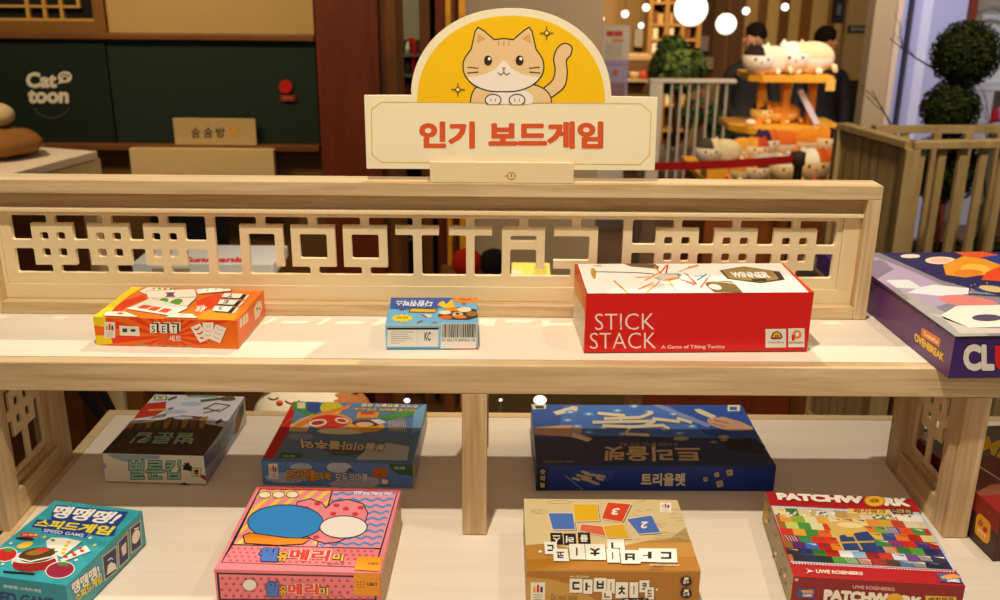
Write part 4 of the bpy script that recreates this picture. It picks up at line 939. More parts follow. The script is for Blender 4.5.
for x in range(200, 950, 14): f.ell(x, 419+(x-188)*.08, 4, 2.5, 'f4f4f4', k=50, n=6)
f.k = 54
f.text('PATCHW', [(128, 134), (524, 166), (512, 132), (116, 102)], 'f4e8d4', off=.08, outline='6a0c10', ow=.03)
f.text('RK', [(612, 178), (732, 186), (712, 150), (600, 142)], 'f4e8d4', off=.08, outline='6a0c10', ow=.03)
f.ell(567, 156, 48, 25, 'c88418', rot=5); f.ell(567, 155, 42, 21, 'eeb834', rot=5); f.ell(567, 155, 22, 10, 'c88418', rot=5)
for x in (556, 576): f.ell(x, 155, 5, 3.5, '7a4c10')
f.poly([(442, 184), (640, 196), (628, 218), (450, 206)], 'e8c878'); f.text('패치워크', [(470, 204), (618, 214), (622, 194), (474, 184)], 'a85818', off=.04); f.poly([(636, 188), (735, 196), (742, 220), (650, 214)], '5a2c18'); f.text('1~2인용 게임', [(652, 210), (732, 216), (728, 200), (650, 192)], 'e0c080', off=.02)
f.poly([(258, 446), (296, 462), (275, 464), (262, 470), (272, 456)], 'e8dcc8'); f.text('UWE ROSENBERG', [(308, 470), (528, 486), (524, 470), (306, 452)], 'f0e0cc', off=.03)
f.poly([(868, 486), (970, 492), (990, 534), (888, 524)], '2c5c9c'); f.poly([(885, 500), (940, 490), (985, 505), (960, 512), (895, 512)], 'e89838'); f.text('GAMES', [(918, 526), (976, 531), (972, 516), (914, 511)], 'f0e8dc', off=.03)
f = B.front.view(750, 470, 4.608)
f.text('UWE ROSENBERG', [(500, 544), (696, 560), (696, 544), (500, 528)], 'e8b8a0', off=.02)
f.text('PATCHW', [(354, 600), (660, 622), (668, 570), (358, 544)], 'f4e8d4', off=.08, outline='5a0a0e', ow=.03); f.text('RK', [(722, 630), (812, 638), (818, 590), (726, 578)], 'f4e8d4', off=.08, outline='5a0a0e', ow=.03); f.ell(694, 598, 38, 28, 'e8b030')
f.poly([(828, 582), (960, 590), (962, 640), (834, 632)], 'e0b838'); f.text('패치워크', (842, 590, 950, 620), '6a2c10', off=.04)
f.poly([(225, 536), (312, 542), (304, 588), (220, 580)], '2c5c9c'); f.poly([(238, 548), (300, 546), (306, 562), (250, 562)], 'e89838'); f.text('GAMES', (250, 566, 298, 580), 'f0e8dc', off=.03)
f.ell(217, 494, 11, 8, 'd8a8a0')
f = B.left.view(750, 470, 4.608)
for i in range(46): f.ell(60+rr.random()*135, 130+rr.random()*430, 6, 9, ('e8dcb8', 'c8a840', '7a6a48', '8c1016', '5c6c50')[i % 5], k=6, n=8)
f.text('PATCHWORK', [(86, 150), (80, 250), (60, 240), (66, 128)], 'e8b030', off=.05)
B.done()

# --- dark brown game at the far right
B = Box('board_game_box', 'dark brown box with a yellow title and orange label, at the far right', (1.136, -.048, .10, .16, .215, .06), 0,
        {}, ('8a4a34', '4a2418', '3c1c12', '3c2014', '3c2014'), lip=.97, tray='2a160e')
f = B.top.view(0, 0, 1)
f.raw([(0, .62), (1, .62), (1, 1), (0, 1)], '7c7468'); f.raw([(0, .0), (1, .0), (1, .2), (0, .2)], '9c241c')
f.raw([(.02, .93), (.2, .97), (.4, .95), (.3, .86), (.05, .84)], 'f0e6d4'); f.raw([(.22, .84), (.5, .92), (.6, .86), (.3, .76)], 'e8dccc')
f.view(960, 400, 6)
f.text('MN', [(128, 300), (330, 400), (420, 290), (160, 215)], 'f6cc12', off=.045, outline='2c1a60', ow=.03)
f.line([(112, 398), (330, 535)], 9, 'e8dccc')
f = B.left.view(875, 470, 8)
f.raw([(0, .8), (.9, .6), (1, .58), (1, 1), (0, 1)], '8c2418')
f.poly([(812, 372), (828, 350), (850, 352), (915, 415), (928, 445), (918, 560), (900, 590), (868, 575), (802, 505), (800, 470)], 'e8a024'); f.ell(845, 425, 20, 28, 'b45c20', rot=-20); f.ell(882, 478, 18, 26, 'c4281c', rot=-20); f.line([(848, 392), (856, 400)], 6, '3c5c2c')
f.text('EST', [(822, 480), (895, 560), (898, 530), (824, 452)], 'f4d8a0', off=.03)
B.done()
# ================================================================== the room behind
FL = -1.0
def st(name, mb, mat, kind='structure'):
    o = mb.build(name, mat); o['kind'] = kind; return o
mb = MB(); mb.box(-7, 9, -3, 11, FL-.1, FL); st('floor', mb, mat_wood('floor_wood', '4a2f16', '6b4522', 0, rough=.35, across=6, scale=.8))
mb = MB(); mb.box(-7, 9, 11, 11.1, FL, 2.4, '4a3016'); st('wall_back', mb, MATTE)
mb = MB(); mb.box(-7.1, -7, -3, 11.1, FL, 2.4, '6a4a28'); st('wall_left', mb, MATTE)

def bx(a, b, Y0, Y1, z=None):
    """box bounds from two picture corners on the plane Y0"""
    p, q = at(a[0], a[1], Y0), at(b[0], b[1], Y0)
    return (min(p.x, q.x), max(p.x, q.x), Y0, Y1, min(p.z, q.z) if z is None else z, max(p.z, q.z))
def pbox(name, a, b, Y0, Y1, col, parent, mat=None, z=None, bevel=0):
    m = MB(); m.box(*bx(a, b, Y0, Y1, z), col); return put(m, name, mat or MATTE, parent, bevel)

# --- counter partition at the left with two green boards
Y = 2.1
pt = thing('counter_partition', 'brown-framed counter partition with dark green boards and white round-lettered shop writing, at the left', 'partition', (at(160, 140, Y).x, Y, FL))
xL = at(-60, 140, Y).x; xR = at(320, 140, Y).x
def zat(y, x=160): return at(x, y, Y).z
m = MB(); m.box(xL, xR, Y-.03, Y+.05, zat(149), zat(143.2)); put(m, 'lower_rail', BROWN, pt, bevel=.002)
m = MB(); m.box(xL, xR, Y-.015, Y+.05, zat(39.5), zat(33.5)); put(m, 'upper_rail', BROWN, pt, bevel=.002)
m = MB(); m.box(xL, at(110, 90, Y).x, Y, Y+.03, zat(143), zat(39.8), '122019'); put(m, 'green_board', MATTE, pt)
m = MB(); m.box(at(111, 90, Y).x, xR-.002, Y+.006, Y+.03, zat(143), zat(39.8), '1a2a1e'); put(m, 'green_board', MATTE, pt)
m = MB(); m.box(at(105, 20, Y).x, at(314, 20, Y).x, Y+.012, Y+.03, zat(33.2), zat(-60), 'b3945c'); put(m, 'beige_panel', MATTE, pt)
m = MB(); m.box(at(314.5, 20, Y).x, xR, Y-.01, Y+.04, zat(33.2), zat(-60)); put(m, 'side_stile', BROWNZ, pt)
m = MB(); m.box(xL, xR, Y+.02, Y+.05, FL, zat(149.3), '6a4a26'); put(m, 'lower_body', MATTE, pt)
# lattice window above the green board
xa, xb = at(-60, 10, Y).x, at(104.5, 10, Y).x
m = MB(); m.box(xa, xb, Y-.005, Y+.03, zat(33.2), zat(22), '7a5220'); m.box(at(93, 10, Y).x, xb, Y-.005, Y+.03, zat(22), zat(-60), '7a5220'); wf = put(m, 'window_frame', MATTE, pt)
m = MB(); m.box(xa, at(93, 10, Y).x, Y+.02, Y+.03, zat(22), zat(-60), '120c08'); put(m, 'dark_pane', MATTE, pt)
m = MB()
for x in (-30, -8, 26, 43, 60): m.box(at(x-1.8, 5, Y).x, at(x+2, 5, Y).x, Y+.004, Y+.0195, zat(20.5), zat(-60), 'b48a44')
for y, x0, x1 in ((7.5, -40, 78), (20.8, -40, 92), (-8, -40, 78)): m.box(at(x0, 5, Y).x, at(x1, 5, Y).x, Y+.003, Y+.019, zat(y+1.3), zat(y-1.3), 'b48a44')
m.box(at(76, 5, Y).x, at(79.5, 5, Y).x, Y+.004, Y+.0195, zat(8.8), zat(-60), 'b48a44')
put(m, 'lattice', MATTE, wf)
f = Face((xL, Y-.0003, FL), (xR-xL, 0, 0), (0, 0, 2), (0, -1, 0)); f.STEP = 1e-4; f.view(0, 0, 4)
f.text('Cat', (104, 288, 228, 352), 'd8cdb8', off=.05); f.text('toon', (110, 358, 276, 414), 'd8cdb8', off=.05)
f.ell(260, 308, 28, 23, 'd8cdb8'); f.poly([(240, 318), (232, 336), (262, 328)], 'd8cdb8'); f.ell(260, 314, 9, 7, '122019')
for x, y in ((246, 304), (255, 298), (266, 298), (275, 304)): f.ell(x, y, 4, 5, '122019')
for i in range(14):
    a = R(150-i*120/13); f.rect(208+78*math.cos(a)-3, 400+70*math.sin(a)-2.5, 208+78*math.cos(a)+2.5, 400+70*math.sin(a)+2.5, '6a6450')
f.view(200, 0, 4)
f.ell(343, 346, 26, 27, 'b81812'); f.rect(321, 379, 380, 404, '8c2414'); f.text('문의', (334, 385, 368, 398), 'c87848', off=.02)
put(f.mb, 'printed_marks', PRINT, pt); put(f.tx, 'white_lettering', PRINT, pt)
# name plate standing on the rail
np_ = thing('name_plate', 'small beige name plate with black Korean characters and a yellow paw, on the brown rail', 'name plate', (at(215, 143, Y).x, Y-.02, zat(143.2)))
m = MB(); a_, b_ = at(173, 118, Y-.022), at(257, 142.6, Y-.022); m.box(a_.x, b_.x, Y-.026, Y-.018, zat(143.1), a_.z, 'bfa270'); put(m, 'plate', MATTE, np_, bevel=.001)
f = Face((a_.x, Y-.0262, b_.z), (b_.x-a_.x, 0, 0), (0, 0, a_.z-b_.z), (0, -1, 0)); f.STEP = 1e-4; f.view(0, 0, 4)
f.text('숨', (766, 510, 800, 550), '3a2c1c', off=.01); f.text('숨', (815, 510, 850, 550), '3a2c1c', off=.01); f.text('방', (864, 510, 900, 550), '3a2c1c', off=.01)
f.ell(936, 530, 18, 15, 'd8a040'); 
for x in (918, 929, 943, 954): f.ell(x, 512, 5, 6, 'd8a040')
f.poly([(845, 482), (872, 482), (866, 490), (858, 496), (851, 490)], 'c8b088')
put(f.mb, 'paw_mark', PRINT, np_); put(f.tx, 'lettering', PRINT, np_)
# notice board hanging below the rail
Yb = Y-.06
nb = thing('notice_board', 'wide beige notice board with red printing along its lower edge, below the brown rail', 'notice board', (at(200, 208, Yb).x, Yb, at(200, 208, Yb).z))
a_, b_ = at(129, 148.8, Yb), at(277, 209, Yb); m = MB(); m.box(a_.x, b_.x, Yb, Yb+.035, b_.z, a_.z, 'd6ba84'); put(m, 'board', MATTE, nb)
f = Face((a_.x, Yb-.0003, b_.z), (b_.x-a_.x, 0, 0), (0, 0, a_.z-b_.z), (0, -1, 0)); f.STEP = 1e-4; f.view(0, 130, 4)
f.rect(600, 178, 748, 192, 'a82418'); f.rect(758, 180, 1000, 188, '8a5a34'); f.rect(1010, 182, 1090, 190, '8a6a40'); f.rect(660, 305, 900, 318, 'a83424'); f.rect(760, 318, 1060, 326, 'c8c4b8')
put(f.mb, 'printed_lines', PRINT, nb)
# dark wooden pillar and the frames beside it
for nm, x0, x1, Y0, Y1, mt in (('wooden_pillar', 319, 380, 2.0, 2.3, DARKW),):
    m = MB(); p, q = at(x0, 100, Y0), at(x1, 100, Y0); m.box(p.x, q.x, Y0, Y1, FL, 2.4); st(nm, m, mt)
m = MB(); p, q = at(380.3, 100, 2.02), at(397, 100, 2.02); m.box(p.x, q.x, 2.02, 2.28, FL, 2.4); st('trim_1', m, BROWNZ)
m = MB(); p, q = at(396, 100, 3.9), at(424, 100, 3.9); m.box(p.x-.2, q.x+.1, 3.9, 3.95, FL, 2.4, '8f866c'); st('wall_niche', m, MATTE)
# glazed display case with small goods, seen past the pillar
Yc = 3.4
gc = thing('display_case', 'narrow dark display case of small bottles and a red ribbon, seen beside the red-brown pillar', 'display case', (at(409, 180, Yc).x, Yc, FL))
p, q = at(392, 42, Yc), at(428, 280, Yc)
m = MB(); m.box(p.x, q.x, Yc+.12, Yc+.14, FL, at(405, 42, Yc).z, '20281e'); put(m, 'back_board', MATTE, gc)
for yy in (55, 75, 98, 125, 160, 200, 240):
    z = at(405, yy, Yc).z; m = MB(); m.box(p.x, q.x, Yc, Yc+.12, z-.008, z, '5a5a4a'); put(m, 'case_shelf', MATTE, gc)
rr = random.Random(2)
for yy in (55, 75, 98, 125, 160, 200, 240):
    for xx in (399, 406, 413):
        z = at(405, yy, Yc).z; c = rr.choice(('c8c0a0', '3a4a38', '7a2018', '8a7a50', '181c18', 'c03020'))
        cx = at(xx+2, yy, Yc+.05).x; m = MB(); m.lathe((cx, Yc+.05, z+.0005), [(.010, 0), (.011, .03), (.006, .04), (.006, .052)], c, n=10)
        o = m.build('jar', MATTE); tag(o, None, 'jar', 'small jars in the dark display case', None); o['label'] = 'small jar on a shelf of the narrow dark display case beside the pillar'
m = MB(); a_ = at(412, 42, Yc+.02); m.tube([a_+Vector((-.018, 0, .01)), a_+Vector((0, 0, .012)), a_+Vector((.014, 0, -.02)), a_+Vector((.004, 0, -.10)), a_+Vector((.002, 0, -.16))], [.006, .012, .012, .008, .006], 'b01812'); o = m.build('ribbon', PLUSH); tag(o, 'red ribbon hanging down the front of the narrow dark display case', 'ribbon')
for k, (x0, x1, mt, Y0) in enumerate(((420.5, 430.5, BROWNZ, 2.5), (430.6, 436, None, 2.56), (436.2, 446, DARKW, 2.5), (446.2, 451, ORANGEW, 2.49), (451.2, 459, BROWNZ, 2.52), (459.2, 465.5, ORANGEW, 2.48))):
    m = MB(); p, q = at(x0, 100, Y0), at(x1, 100, Y0); m.box(p.x, q.x, Y0, Y0+.08, FL, 2.4, '120c08'); st('trim_%d' % (k+2), m, mt or MATTE)
m = MB(); p, q = at(465.7, 100, 2.6), at(600, 100, 2.6); m.box(p.x, q.x, 2.6, 2.75, FL, 2.4, 'a08e74'); st('wall_middle', m, MATTE)
# low things in front of that wall seen through the fretwork
Yl = 1.9
for i, (xx, yy, r_, c, lb) in enumerate(((467, 262, .044, '9c2018', 'round red cushion on the low bench, left of the black one'), (494, 266, .044, '1a1614', 'round black cushion on the low bench, right of the red one'))):
    p = at(xx, yy, Yl); m = MB(); m.blob((0, 0, r_), r_*1.1, r_*.8, r_, c); o = m.build('cushion', PLUSH, origin=None); o.location = (p.x, Yl, at(480, 276, Yl).z+.0005); tag(o, lb, 'cushion')
bz = at(480, 276, Yl).z
bn = thing('low_bench', 'low brown bench carrying a red and a black cushion, seen through the fretwork', 'bench', (at(480, 276, Yl).x, Yl, FL))
m = MB(); m.box(at(440, 276, Yl).x, at(512, 276, Yl).x, Yl-.09, Yl+.12, bz-.03, bz); put(m, 'seat', BROWN, bn, bevel=.002)
for xx in (444, 505):
    for dy in (-.06, .08): m = MB(); x_ = at(xx, 276, Yl).x; m.box(x_, x_+.03, Yl+dy, Yl+dy+.03, FL, bz-.0302); put(m, 'leg', BROWNZ, bn)

# --- second display counter at the left, running towards the viewer
p1 = onz(97, 151, .10); zt = .10
lc = thing('side_counter', 'pale wood counter at the left edge with two round cushions on it', 'counter', (p1.x-.4, p1.y-.4, FL))
n0 = onz(-25, 183, zt)
d = Vector((p1.x-n0.x, p1.y-n0.y, 0)); dl = d.length; d.normalize(); nrm = Vector((-d.y, d.x, 0))   # to the left
Mx = Matrix(((d.x, nrm.x, 0, n0.x), (d.y, nrm.y, 0, n0.y), (0, 0, 1, 0), (0, 0, 0, 1)))
wd = (onz(28, 150, zt)-p1).length
m = MB(); m.box(-.25, dl, 0, wd, zt-.022, zt, M=Mx); put(m, 'counter_top', LAM, lc, bevel=.001)
m = MB(); m.box(-.25, dl-.02, .004, .03, zt-.085, zt-.0222, M=Mx); put(m, 'front_fascia', PINE, lc)
m = MB(); m.box(dl-.0195, dl+.012, .002, wd-.002, FL, zt-.0225, M=Mx); put(m, 'end_panel', PINEZ, lc)
m = MB(); m.box(-.25, dl-.02, .06, wd-.02, FL, zt-.0855, M=Mx); put(m, 'cabinet_body', BROWN, lc)
def cushion(px, py, pw, z, h, col, label, name='round_cushion'):
    c = onz(px, py, z); r = pw/FPX*(c-CAM).length/2
    m = MB(); m.blob((0, 0, h/2), r, r*.9, h/2, col, fn=lambda d_: 1+.04*math.cos(6*math.atan2(d_.y, d_.x)), n=32)
    o = m.build(name, PLUSH); o.location = (c.x, c.y, z+.0005); tag(o, label, 'cushion'); return c, r
c_, r_ = cushion(2, 157, 72, zt, .085, '8a6034', 'large brown round cushion lying on the pale side counter, under the cream one')
m = MB(); m.blob((0, 0, .034), .050, .045, .034, 'cbb58e'); o = m.build('round_cushion', PLUSH); o.location = (c_.x+.002, c_.y, zt+.086); tag(o, 'small cream round cushion resting on the brown one at the left edge', 'cushion')

# --- table behind the shelf with three games and a sleeping plush cat below it
RY = .86; rz = at(200, 276.5, RY+.02).z
tz0 = -.13
rt = thing('back_table', 'brown table standing low behind the display shelf, with a board beneath it', 'table', (.45, RY+.15, FL))
m = MB(); m.box(-.42, 1.25, RY, RY+.28, tz0-.025, tz0); put(m, 'table_top', BROWN, rt, bevel=.002)
for x in (-.40, -.205, .25, 1.19):
    for y in (RY+.02, RY+.24): m = MB(); m.box(x, x+.035, y, y+.035, FL, tz0-.0252); put(m, 'leg', BROWNZ, rt)
m = MB(); m.box(-.235, 1.225, RY+.03, RY+.25, -.42, -.40); put(m, 'lower_board', BROWN, rt)
for xa, xb, c_, mt in ((.10, .19, '2c160a', MATTE), (.50, .84, '54401f', MATTE), (.88, 1.185, '', DARKW)):
    m = MB(); m.box(xa, xb, RY+.005, RY+.018, -.3995, tz0-.0252, c_ or 'ffffff'); put(m, 'front_panel', mt, rt)
for a_, b_ in (((-.285, -.20), (-.20, -.36)), ((-.255, -.165), (-.20, -.33)), ((-.33, -.16), (-.33, -.30))):
    m = MB(); m.bar((a_[0], RY-.008, a_[1]), (b_[0], RY-.008, b_[1]), .015, .012, '0c0a08'); put(m, 'brace', MATTE, rt)
def stand(x0, x1, y1, label):
    t_ = thing('box_stand', label, 'stand', ((x0+x1)/2, RY+.03, tz0))
    m = MB(); m.box(x0+.005, x1-.005, RY+.03, y1, rz-.008, rz-.0003, 'cdb488'); put(m, 'stand_top', MATTE, t_)
    for x in (x0+.012, x1-.02): m = MB(); m.box(x, x+.008, RY+.04, y1-.01, tz0+.0005, rz-.0082, '8a6a3c'); put(m, 'support', MATTE, t_)
A = onz(137, 273, rz); wb = (onz(277, 273, rz)-A).length
stand(A.x, A.x+wb, RY+.15, 'wooden stand under the flat white game box')
B = Box('board_game_box', 'flat white game box with red slanted writing, seen through the left part of the fretwork', (A.x, RY+.02, 0, wb, .14, .026), rz, {}, ('d8d2cc', 'ece6dc', 'e8e0d4', 'd0c8c0', 'd0c8c0'), lip=.9, tray='d8cfc4')
f = B.top.view(0, 0, 1); f.text('Gunmania', [(176, 262.5), (246, 262.5), (248, 256.5), (182, 257)], 'd81c14', off=.05)
f = B.front.view(0, 0, 1); f.rect(152, 268.5, 190, 276, 'b49a78')
B.done()
A = onz(511, 276, rz); wb = (onz(550, 276, rz)-A).length
stand(A.x, A.x+wb, RY+.09, 'wooden stand under the small yellow box')
B = Box('card_game_box', 'small yellow box with tiny orange print, seen through the middle of the fretwork', (A.x, RY+.03, -.03, wb, .085, .006), rz, {}, ('f4e66c', 'f0e456', 'e8d83c', 'e8d83c', 'e8d83c'), lip=.9)
f = B.top.view(400, 170, 4); f.ell(465, 408, 24, 8, 'e8e4d8')
for k in range(4): f.line([(535, 385+9*k), (588, 387+9*k)], 3, 'b06a28')
B.done()
A = onz(822, 276, rz)
stand(A.x, A.x+.05, RY+.09, 'wooden stand under the dark purple box')
B = Box('card_game_box', 'dark purple box with a pale curved letter, seen through the right end of the fretwork', (A.x, RY+.02, 0, .05, .08, .045), rz, {}, ('4a2478', '3c1a6c', '3c1a6c', '3c1a6c', '3c1a6c'), lip=.9)
f = B.front.view(0, 0, 1); f.raw([(.3, .3), (.4, .12), (.8, .15), (.8, .3), (.5, .3), (.44, .5), (.5, .7), (.8, .7), (.8, .85), (.4, .88), (.3, .7)], 'ece4dc'); B.done()
# black screen standing on the table
SY_ = RY+.22; sA, sB = at(155, 262, SY_), at(224, 203, SY_)
bs = thing('black_screen', 'flat black screen standing on the back table behind the white game box', 'screen', ((sA.x+sB.x)/2, SY_, tz0))
m = MB(); m.box(sA.x, sB.x, SY_, SY_+.02, tz0+.03, sB.z, '070606'); put(m, 'panel', MATTE, bs, bevel=.002)
m = MB(); m.box((sA.x+sB.x)/2-.05, (sA.x+sB.x)/2+.05, SY_-.03, SY_+.045, tz0+.0005, tz0+.012, '0c0a0a'); m.box((sA.x+sB.x)/2-.012, (sA.x+sB.x)/2+.012, SY_+.005, SY_+.015, tz0+.012, tz0+.0302, '0c0a0a'); put(m, 'foot', MATTE, bs)
# sleeping plush cat on the lower board
PY_ = .70; cb = at(291, 404, PY_).z-.10
pc = at(291, 404, PY_); pr_ = .098
cat = thing('sleeping_cat_cushion', 'white and brown plush cat cushion with closed eyes, lying behind the lower shelf', 'plush toy', (pc.x+.03, PY_, cb+.0005))
def catcol(d_): return 'a8683a' if d_.x > .45 and d_.z > -.2 or d_.x > .75 else 'd8c8a8'
m = MB(); zc = pc.z; hz = (zc+.03-cb)/2
m.blob((pc.x+.035, PY_+.03, cb+.001+hz), .115, .09, hz, catcol, n=36, m=22); put(m, 'body', PLUSH, cat)
for sx in (-.045, .105):
    m = MB(); m.grid([[Vector((pc.x+sx+.022*math.cos(t)*(1-k), PY_+.03+.012*math.sin(t)*(1-k), zc+.015+.045*k)) for t in [2*math.pi*i/10 for i in range(10)]] for k in (0, .4, .8, .97)], 'd8c8a8', closed=True); put(m, 'ear', PLUSH, cat)
fy = PY_-.062
m = MB()
for cx_, cz in ((273, 397), (292, 400)):
    c0 = at(cx_, cz, fy); w_ = .010 if cx_ == 273 else .014
    m.tube([c0+Vector((w_*math.cos(a), -.002+.004*abs(math.cos(a)), w_*.5*math.sin(a))) for a in [R(200+k*14) for k in range(11)]], .0016, '3a2818', n=6)
put(m, 'closed_eyes', PLUSH, cat)
c0 = at(279.5, 403, fy-.002); m = MB(); m.blob(c0, .0065, .005, .006, 'c8562c', n=12, m=8); put(m, 'nose', PLUSH, cat)
cs = thing('low_stool', 'low brown stool under the sleeping plush cat, behind the lower shelf', 'stool', (pc.x+.03, PY_+.03, FL))
m = MB(); m.box(pc.x-.09, pc.x+.16, PY_-.05, PY_+.12, cb-.02, cb); put(m, 'seat', BROWN, cs)
for x in (pc.x-.085, pc.x+.135):
    for y in (PY_-.045, PY_+.095): m = MB(); m.box(x, x+.02, y, y+.02, FL, cb-.0202); put(m, 'leg', BROWNZ, cs)
# glowing balls on added stands, standing in for reflected glints behind the lower shelf
for px_, py_, r_, lb in ((540, 400, .0115, 'small glowing ball for a bright glint behind the left end of the royal-blue box'), (407, 400.5, .0055, 'tiny glowing ball for a glint behind the sky-blue box'), (500.5, 400, .003, 'tiniest glowing ball for a glint, right of the middle post')):
    c0 = at(px_, py_, .62)
    lm = thing('glint_ball', lb, 'lamp', (c0.x, .62, FL))
    m = MB(); m.blob(c0, r_, r_*.7, r_*.7, 'ffffff', n=16, m=10); put(m, 'bulb', LAMP_GLINT, lm)
    m = MB(); m.tube([(c0.x, .62, FL+.01), (c0.x, .62, c0.z-r_*.66)], .002, '3a2c1c'); put(m, 'stand', MATTE, lm)
    m = MB(); m.lathe((c0.x, .62, FL), [(.03, .0005), (.03, .01), (.006, .014)], '3a2c1c'); put(m, 'base', MATTE, lm)

# ================================================================== far right half of the room
# --- banner stand
Y = 5.3
bnr = thing('banner_stand', 'tall pale banner stand with two red words at its top, right of the arched sign', 'banner', (at(614, 100, Y).x, Y, FL))
a_, b_ = at(602.5, 25, Y), at(627, 95, Y)
m = MB(); m.box(a_.x, b_.x, Y, Y+.01, FL+.06, a_.z, 'b8a890'); put(m, 'sheet', MATTE, bnr)
m = MB(); m.box(a_.x-.01, b_.x+.01, Y-.05, Y+.06, FL, FL+.06, '5a5048'); put(m, 'base', MATTE, bnr)
f = Face((a_.x, Y-.0005, b_.z-.3), (b_.x-a_.x, 0, 0), (0, 0, a_.z-b_.z+.3), (0, -1, 0)); f.STEP = 2e-4; f.view(600, 0, 4)
f.rect(0, 238, 115, 500, '8f7f92'); f.rect(0, 255, 115, 262, '786880'); f.rect(10, 330, 100, 500, '7c5a5c')
f.rect(26, 124, 55, 145, 'a83218'); f.rect(58, 124, 90, 145, 'a83218'); f.rect(50, 155, 92, 168, 'a87c34')
for k in range(5): f.rect(20, 176+k*12, 90, 180+k*12, '94866c')
f.ell(62, 290, 10, 14, 'a05038'); put(f.mb, 'printed_area', PRINT, bnr)
# --- bookcase
Y = 8.6
bk = thing('tall_bookcase', 'tall warm-lit wooden bookcase of pale books, behind the globe lamps', 'bookcase', (at(672, 60, Y).x, Y, FL))
a_, b_ = at(652, 0, Y), at(697, 60, Y); W_ = b_.x-a_.x
m = MB(); m.box(a_.x, b_.x, Y+.34, Y+.36, FL, 1.6, '8a5a24'); put(m, 'back_panel', MATTE, bk)
for i in range(4): x_ = a_.x+W_*i/3; m = MB(); m.box(x_-.02, x_+.02, Y, Y+.34, FL, 1.6, 'a87838'); put(m, 'upright', MATTE, bk)
zs_ = [at(670, y, Y).z for y in (180, 155, 130, 105, 80, 53, 39, 24, 2)]
for z in zs_: m = MB(); m.box(a_.x+.021, b_.x-.021, Y+.005, Y+.339, z-.02, z, 'b88440'); put(m, 'shelf_board', MATTE, bk)
rr = random.Random(6)
for z in zs_[3:]:
    for c in range(3):
        x_ = a_.x+W_*c/3+.03
        for k in range(4):
            w_ = rr.uniform(.02, .05); h_ = rr.uniform(.09, .11); m = MB(); m.box(0, w_, 0, .2, 0, h_, rr.choice(('f0e4c4', 'e8d49c', 'c89c58', 'dcc8a0', '7a4a28'))); o = m.build('book', MATTE)
            o.location = (x_, Y+.03, z+.0005); tag(o, 'book standing in the tall warm-lit wooden bookcase', 'book', 'books in the tall bookcase'); x_ += w_+.004
            if x_ > a_.x+W_*(c+1)/3-.08: break
# --- back area: shelving unit and wooden slat wall
Y = 9.2
sw = thing('slatted_screen', 'tall screen of upright brown and beige slats behind the cat tower', 'screen', (at(780, 60, Y).x, Y, FL))
xs_ = [(700, 712, '5a3a1a'), (712, 728, '6e4a22'), (728, 742, '4a2e14'), (742, 755, '8a6a3c'), (755, 764, '5c3c1a'), (764, 776, 'a0844e'), (776, 786, '5a3814'), (786, 797, 'a08450'), (797, 808, '6a4418'), (808, 824, 'a88c58'), (824, 832, '7a5428'), (832, 843, 'a88e5c')]
for x0, x1, c in xs_: m = MB(); m.box(at(x0, 50, Y).x, at(x1, 50, Y).x-.004, Y, Y+(.06 if c[0] > '8' else .03), FL, 1.8, c); put(m, 'slat', MATTE, sw)
for nm, a_, b_, c, lab in (('framed_notice', (694, 36), (708, 51), '9c8a78', 'small grey framed notice on the dark wall above the potted bush'), ('framed_notice', (696, 57), (713, 69), 'a08c6a', 'wide pale framed notice on the dark wall, below the grey one')):
    t_ = thing(nm, lab, 'notice', (at((a_[0]+b_[0])/2, b_[1], Y-.1).x, Y-.1, at(700, b_[1], Y-.1).z)); pbox('frame', (a_[0]-1, a_[1]-1), (b_[0]+1, b_[1]+1), Y-.08, Y-.002, '5a4028', t_); pbox('sheet', a_, b_, Y-.09, Y-.0802, c, t_)
# food counter between the banner and the white railing
Y = 7.6
ct = thing('service_counter', 'wooden service counter with shelves, between the banner and the white railing', 'counter', (at(640, 100, Y).x, Y, FL))
for (a_, b_, c) in (((628, 56), (652, 60), 'b89868'), ((628, 80), (652, 83), 'c8ac7c'), ((627, 60.2), (652, 79.8), '6a4824'), ((627, 83.2), (652, 94), '7a5228'), ((622, 94.2), (652, 97), 'a88858')): pbox('counter_board', a_, b_, Y, Y+.3, c, ct)
pbox('counter_body', (622, 97.2), (652, 150), Y+.02, Y+.3, '4a3018', ct, z=FL)
for (x, y, r_, c, lab) in ((643, 68, .05, 'b84828', 'orange-red basket on the service counter shelf'), (633, 70, .045, 'c8a070', 'tan basket on the service counter shelf, left of the orange-red one')):
    p = at(x, 79.6, Y-.0); m = MB(); m.lathe((0, 0, 0), [(r_*.7, 0), (r_, r_*1.4), (r_*.9, r_*1.4), (r_*.6, .01)], c, n=14); o = m.build('basket', MATTE); o.location = (p.x, Y-.07, at(640, 79.9, Y-.07).z); tag(o, lab, 'basket')
    pbox('counter_board', (x-5, 79.9), (x+5, 82), Y-.14, Y-.001, 'c8ac7c', ct)
# beige far wall with pictures
m = MB(); m.box(at(598, 0, 10).x, at(655, 0, 10).x, 10, 10.05, FL, 2.4, 'b08a54'); st('wall_far', m, MATTE)
Y = 9.9
t_ = thing('wall_picture', 'pale picture with a lower white strip on the far wall, left of the bookcase', 'picture', (at(642, 48, Y).x, Y, at(642, 48, Y).z)); pbox('sheet', (635, 29), (650, 47), Y, Y+.03, 'd8c8b0', t_); pbox('frame', (634, 28), (651, 48), Y+.031, Y+.06, '6a4a2a', t_)
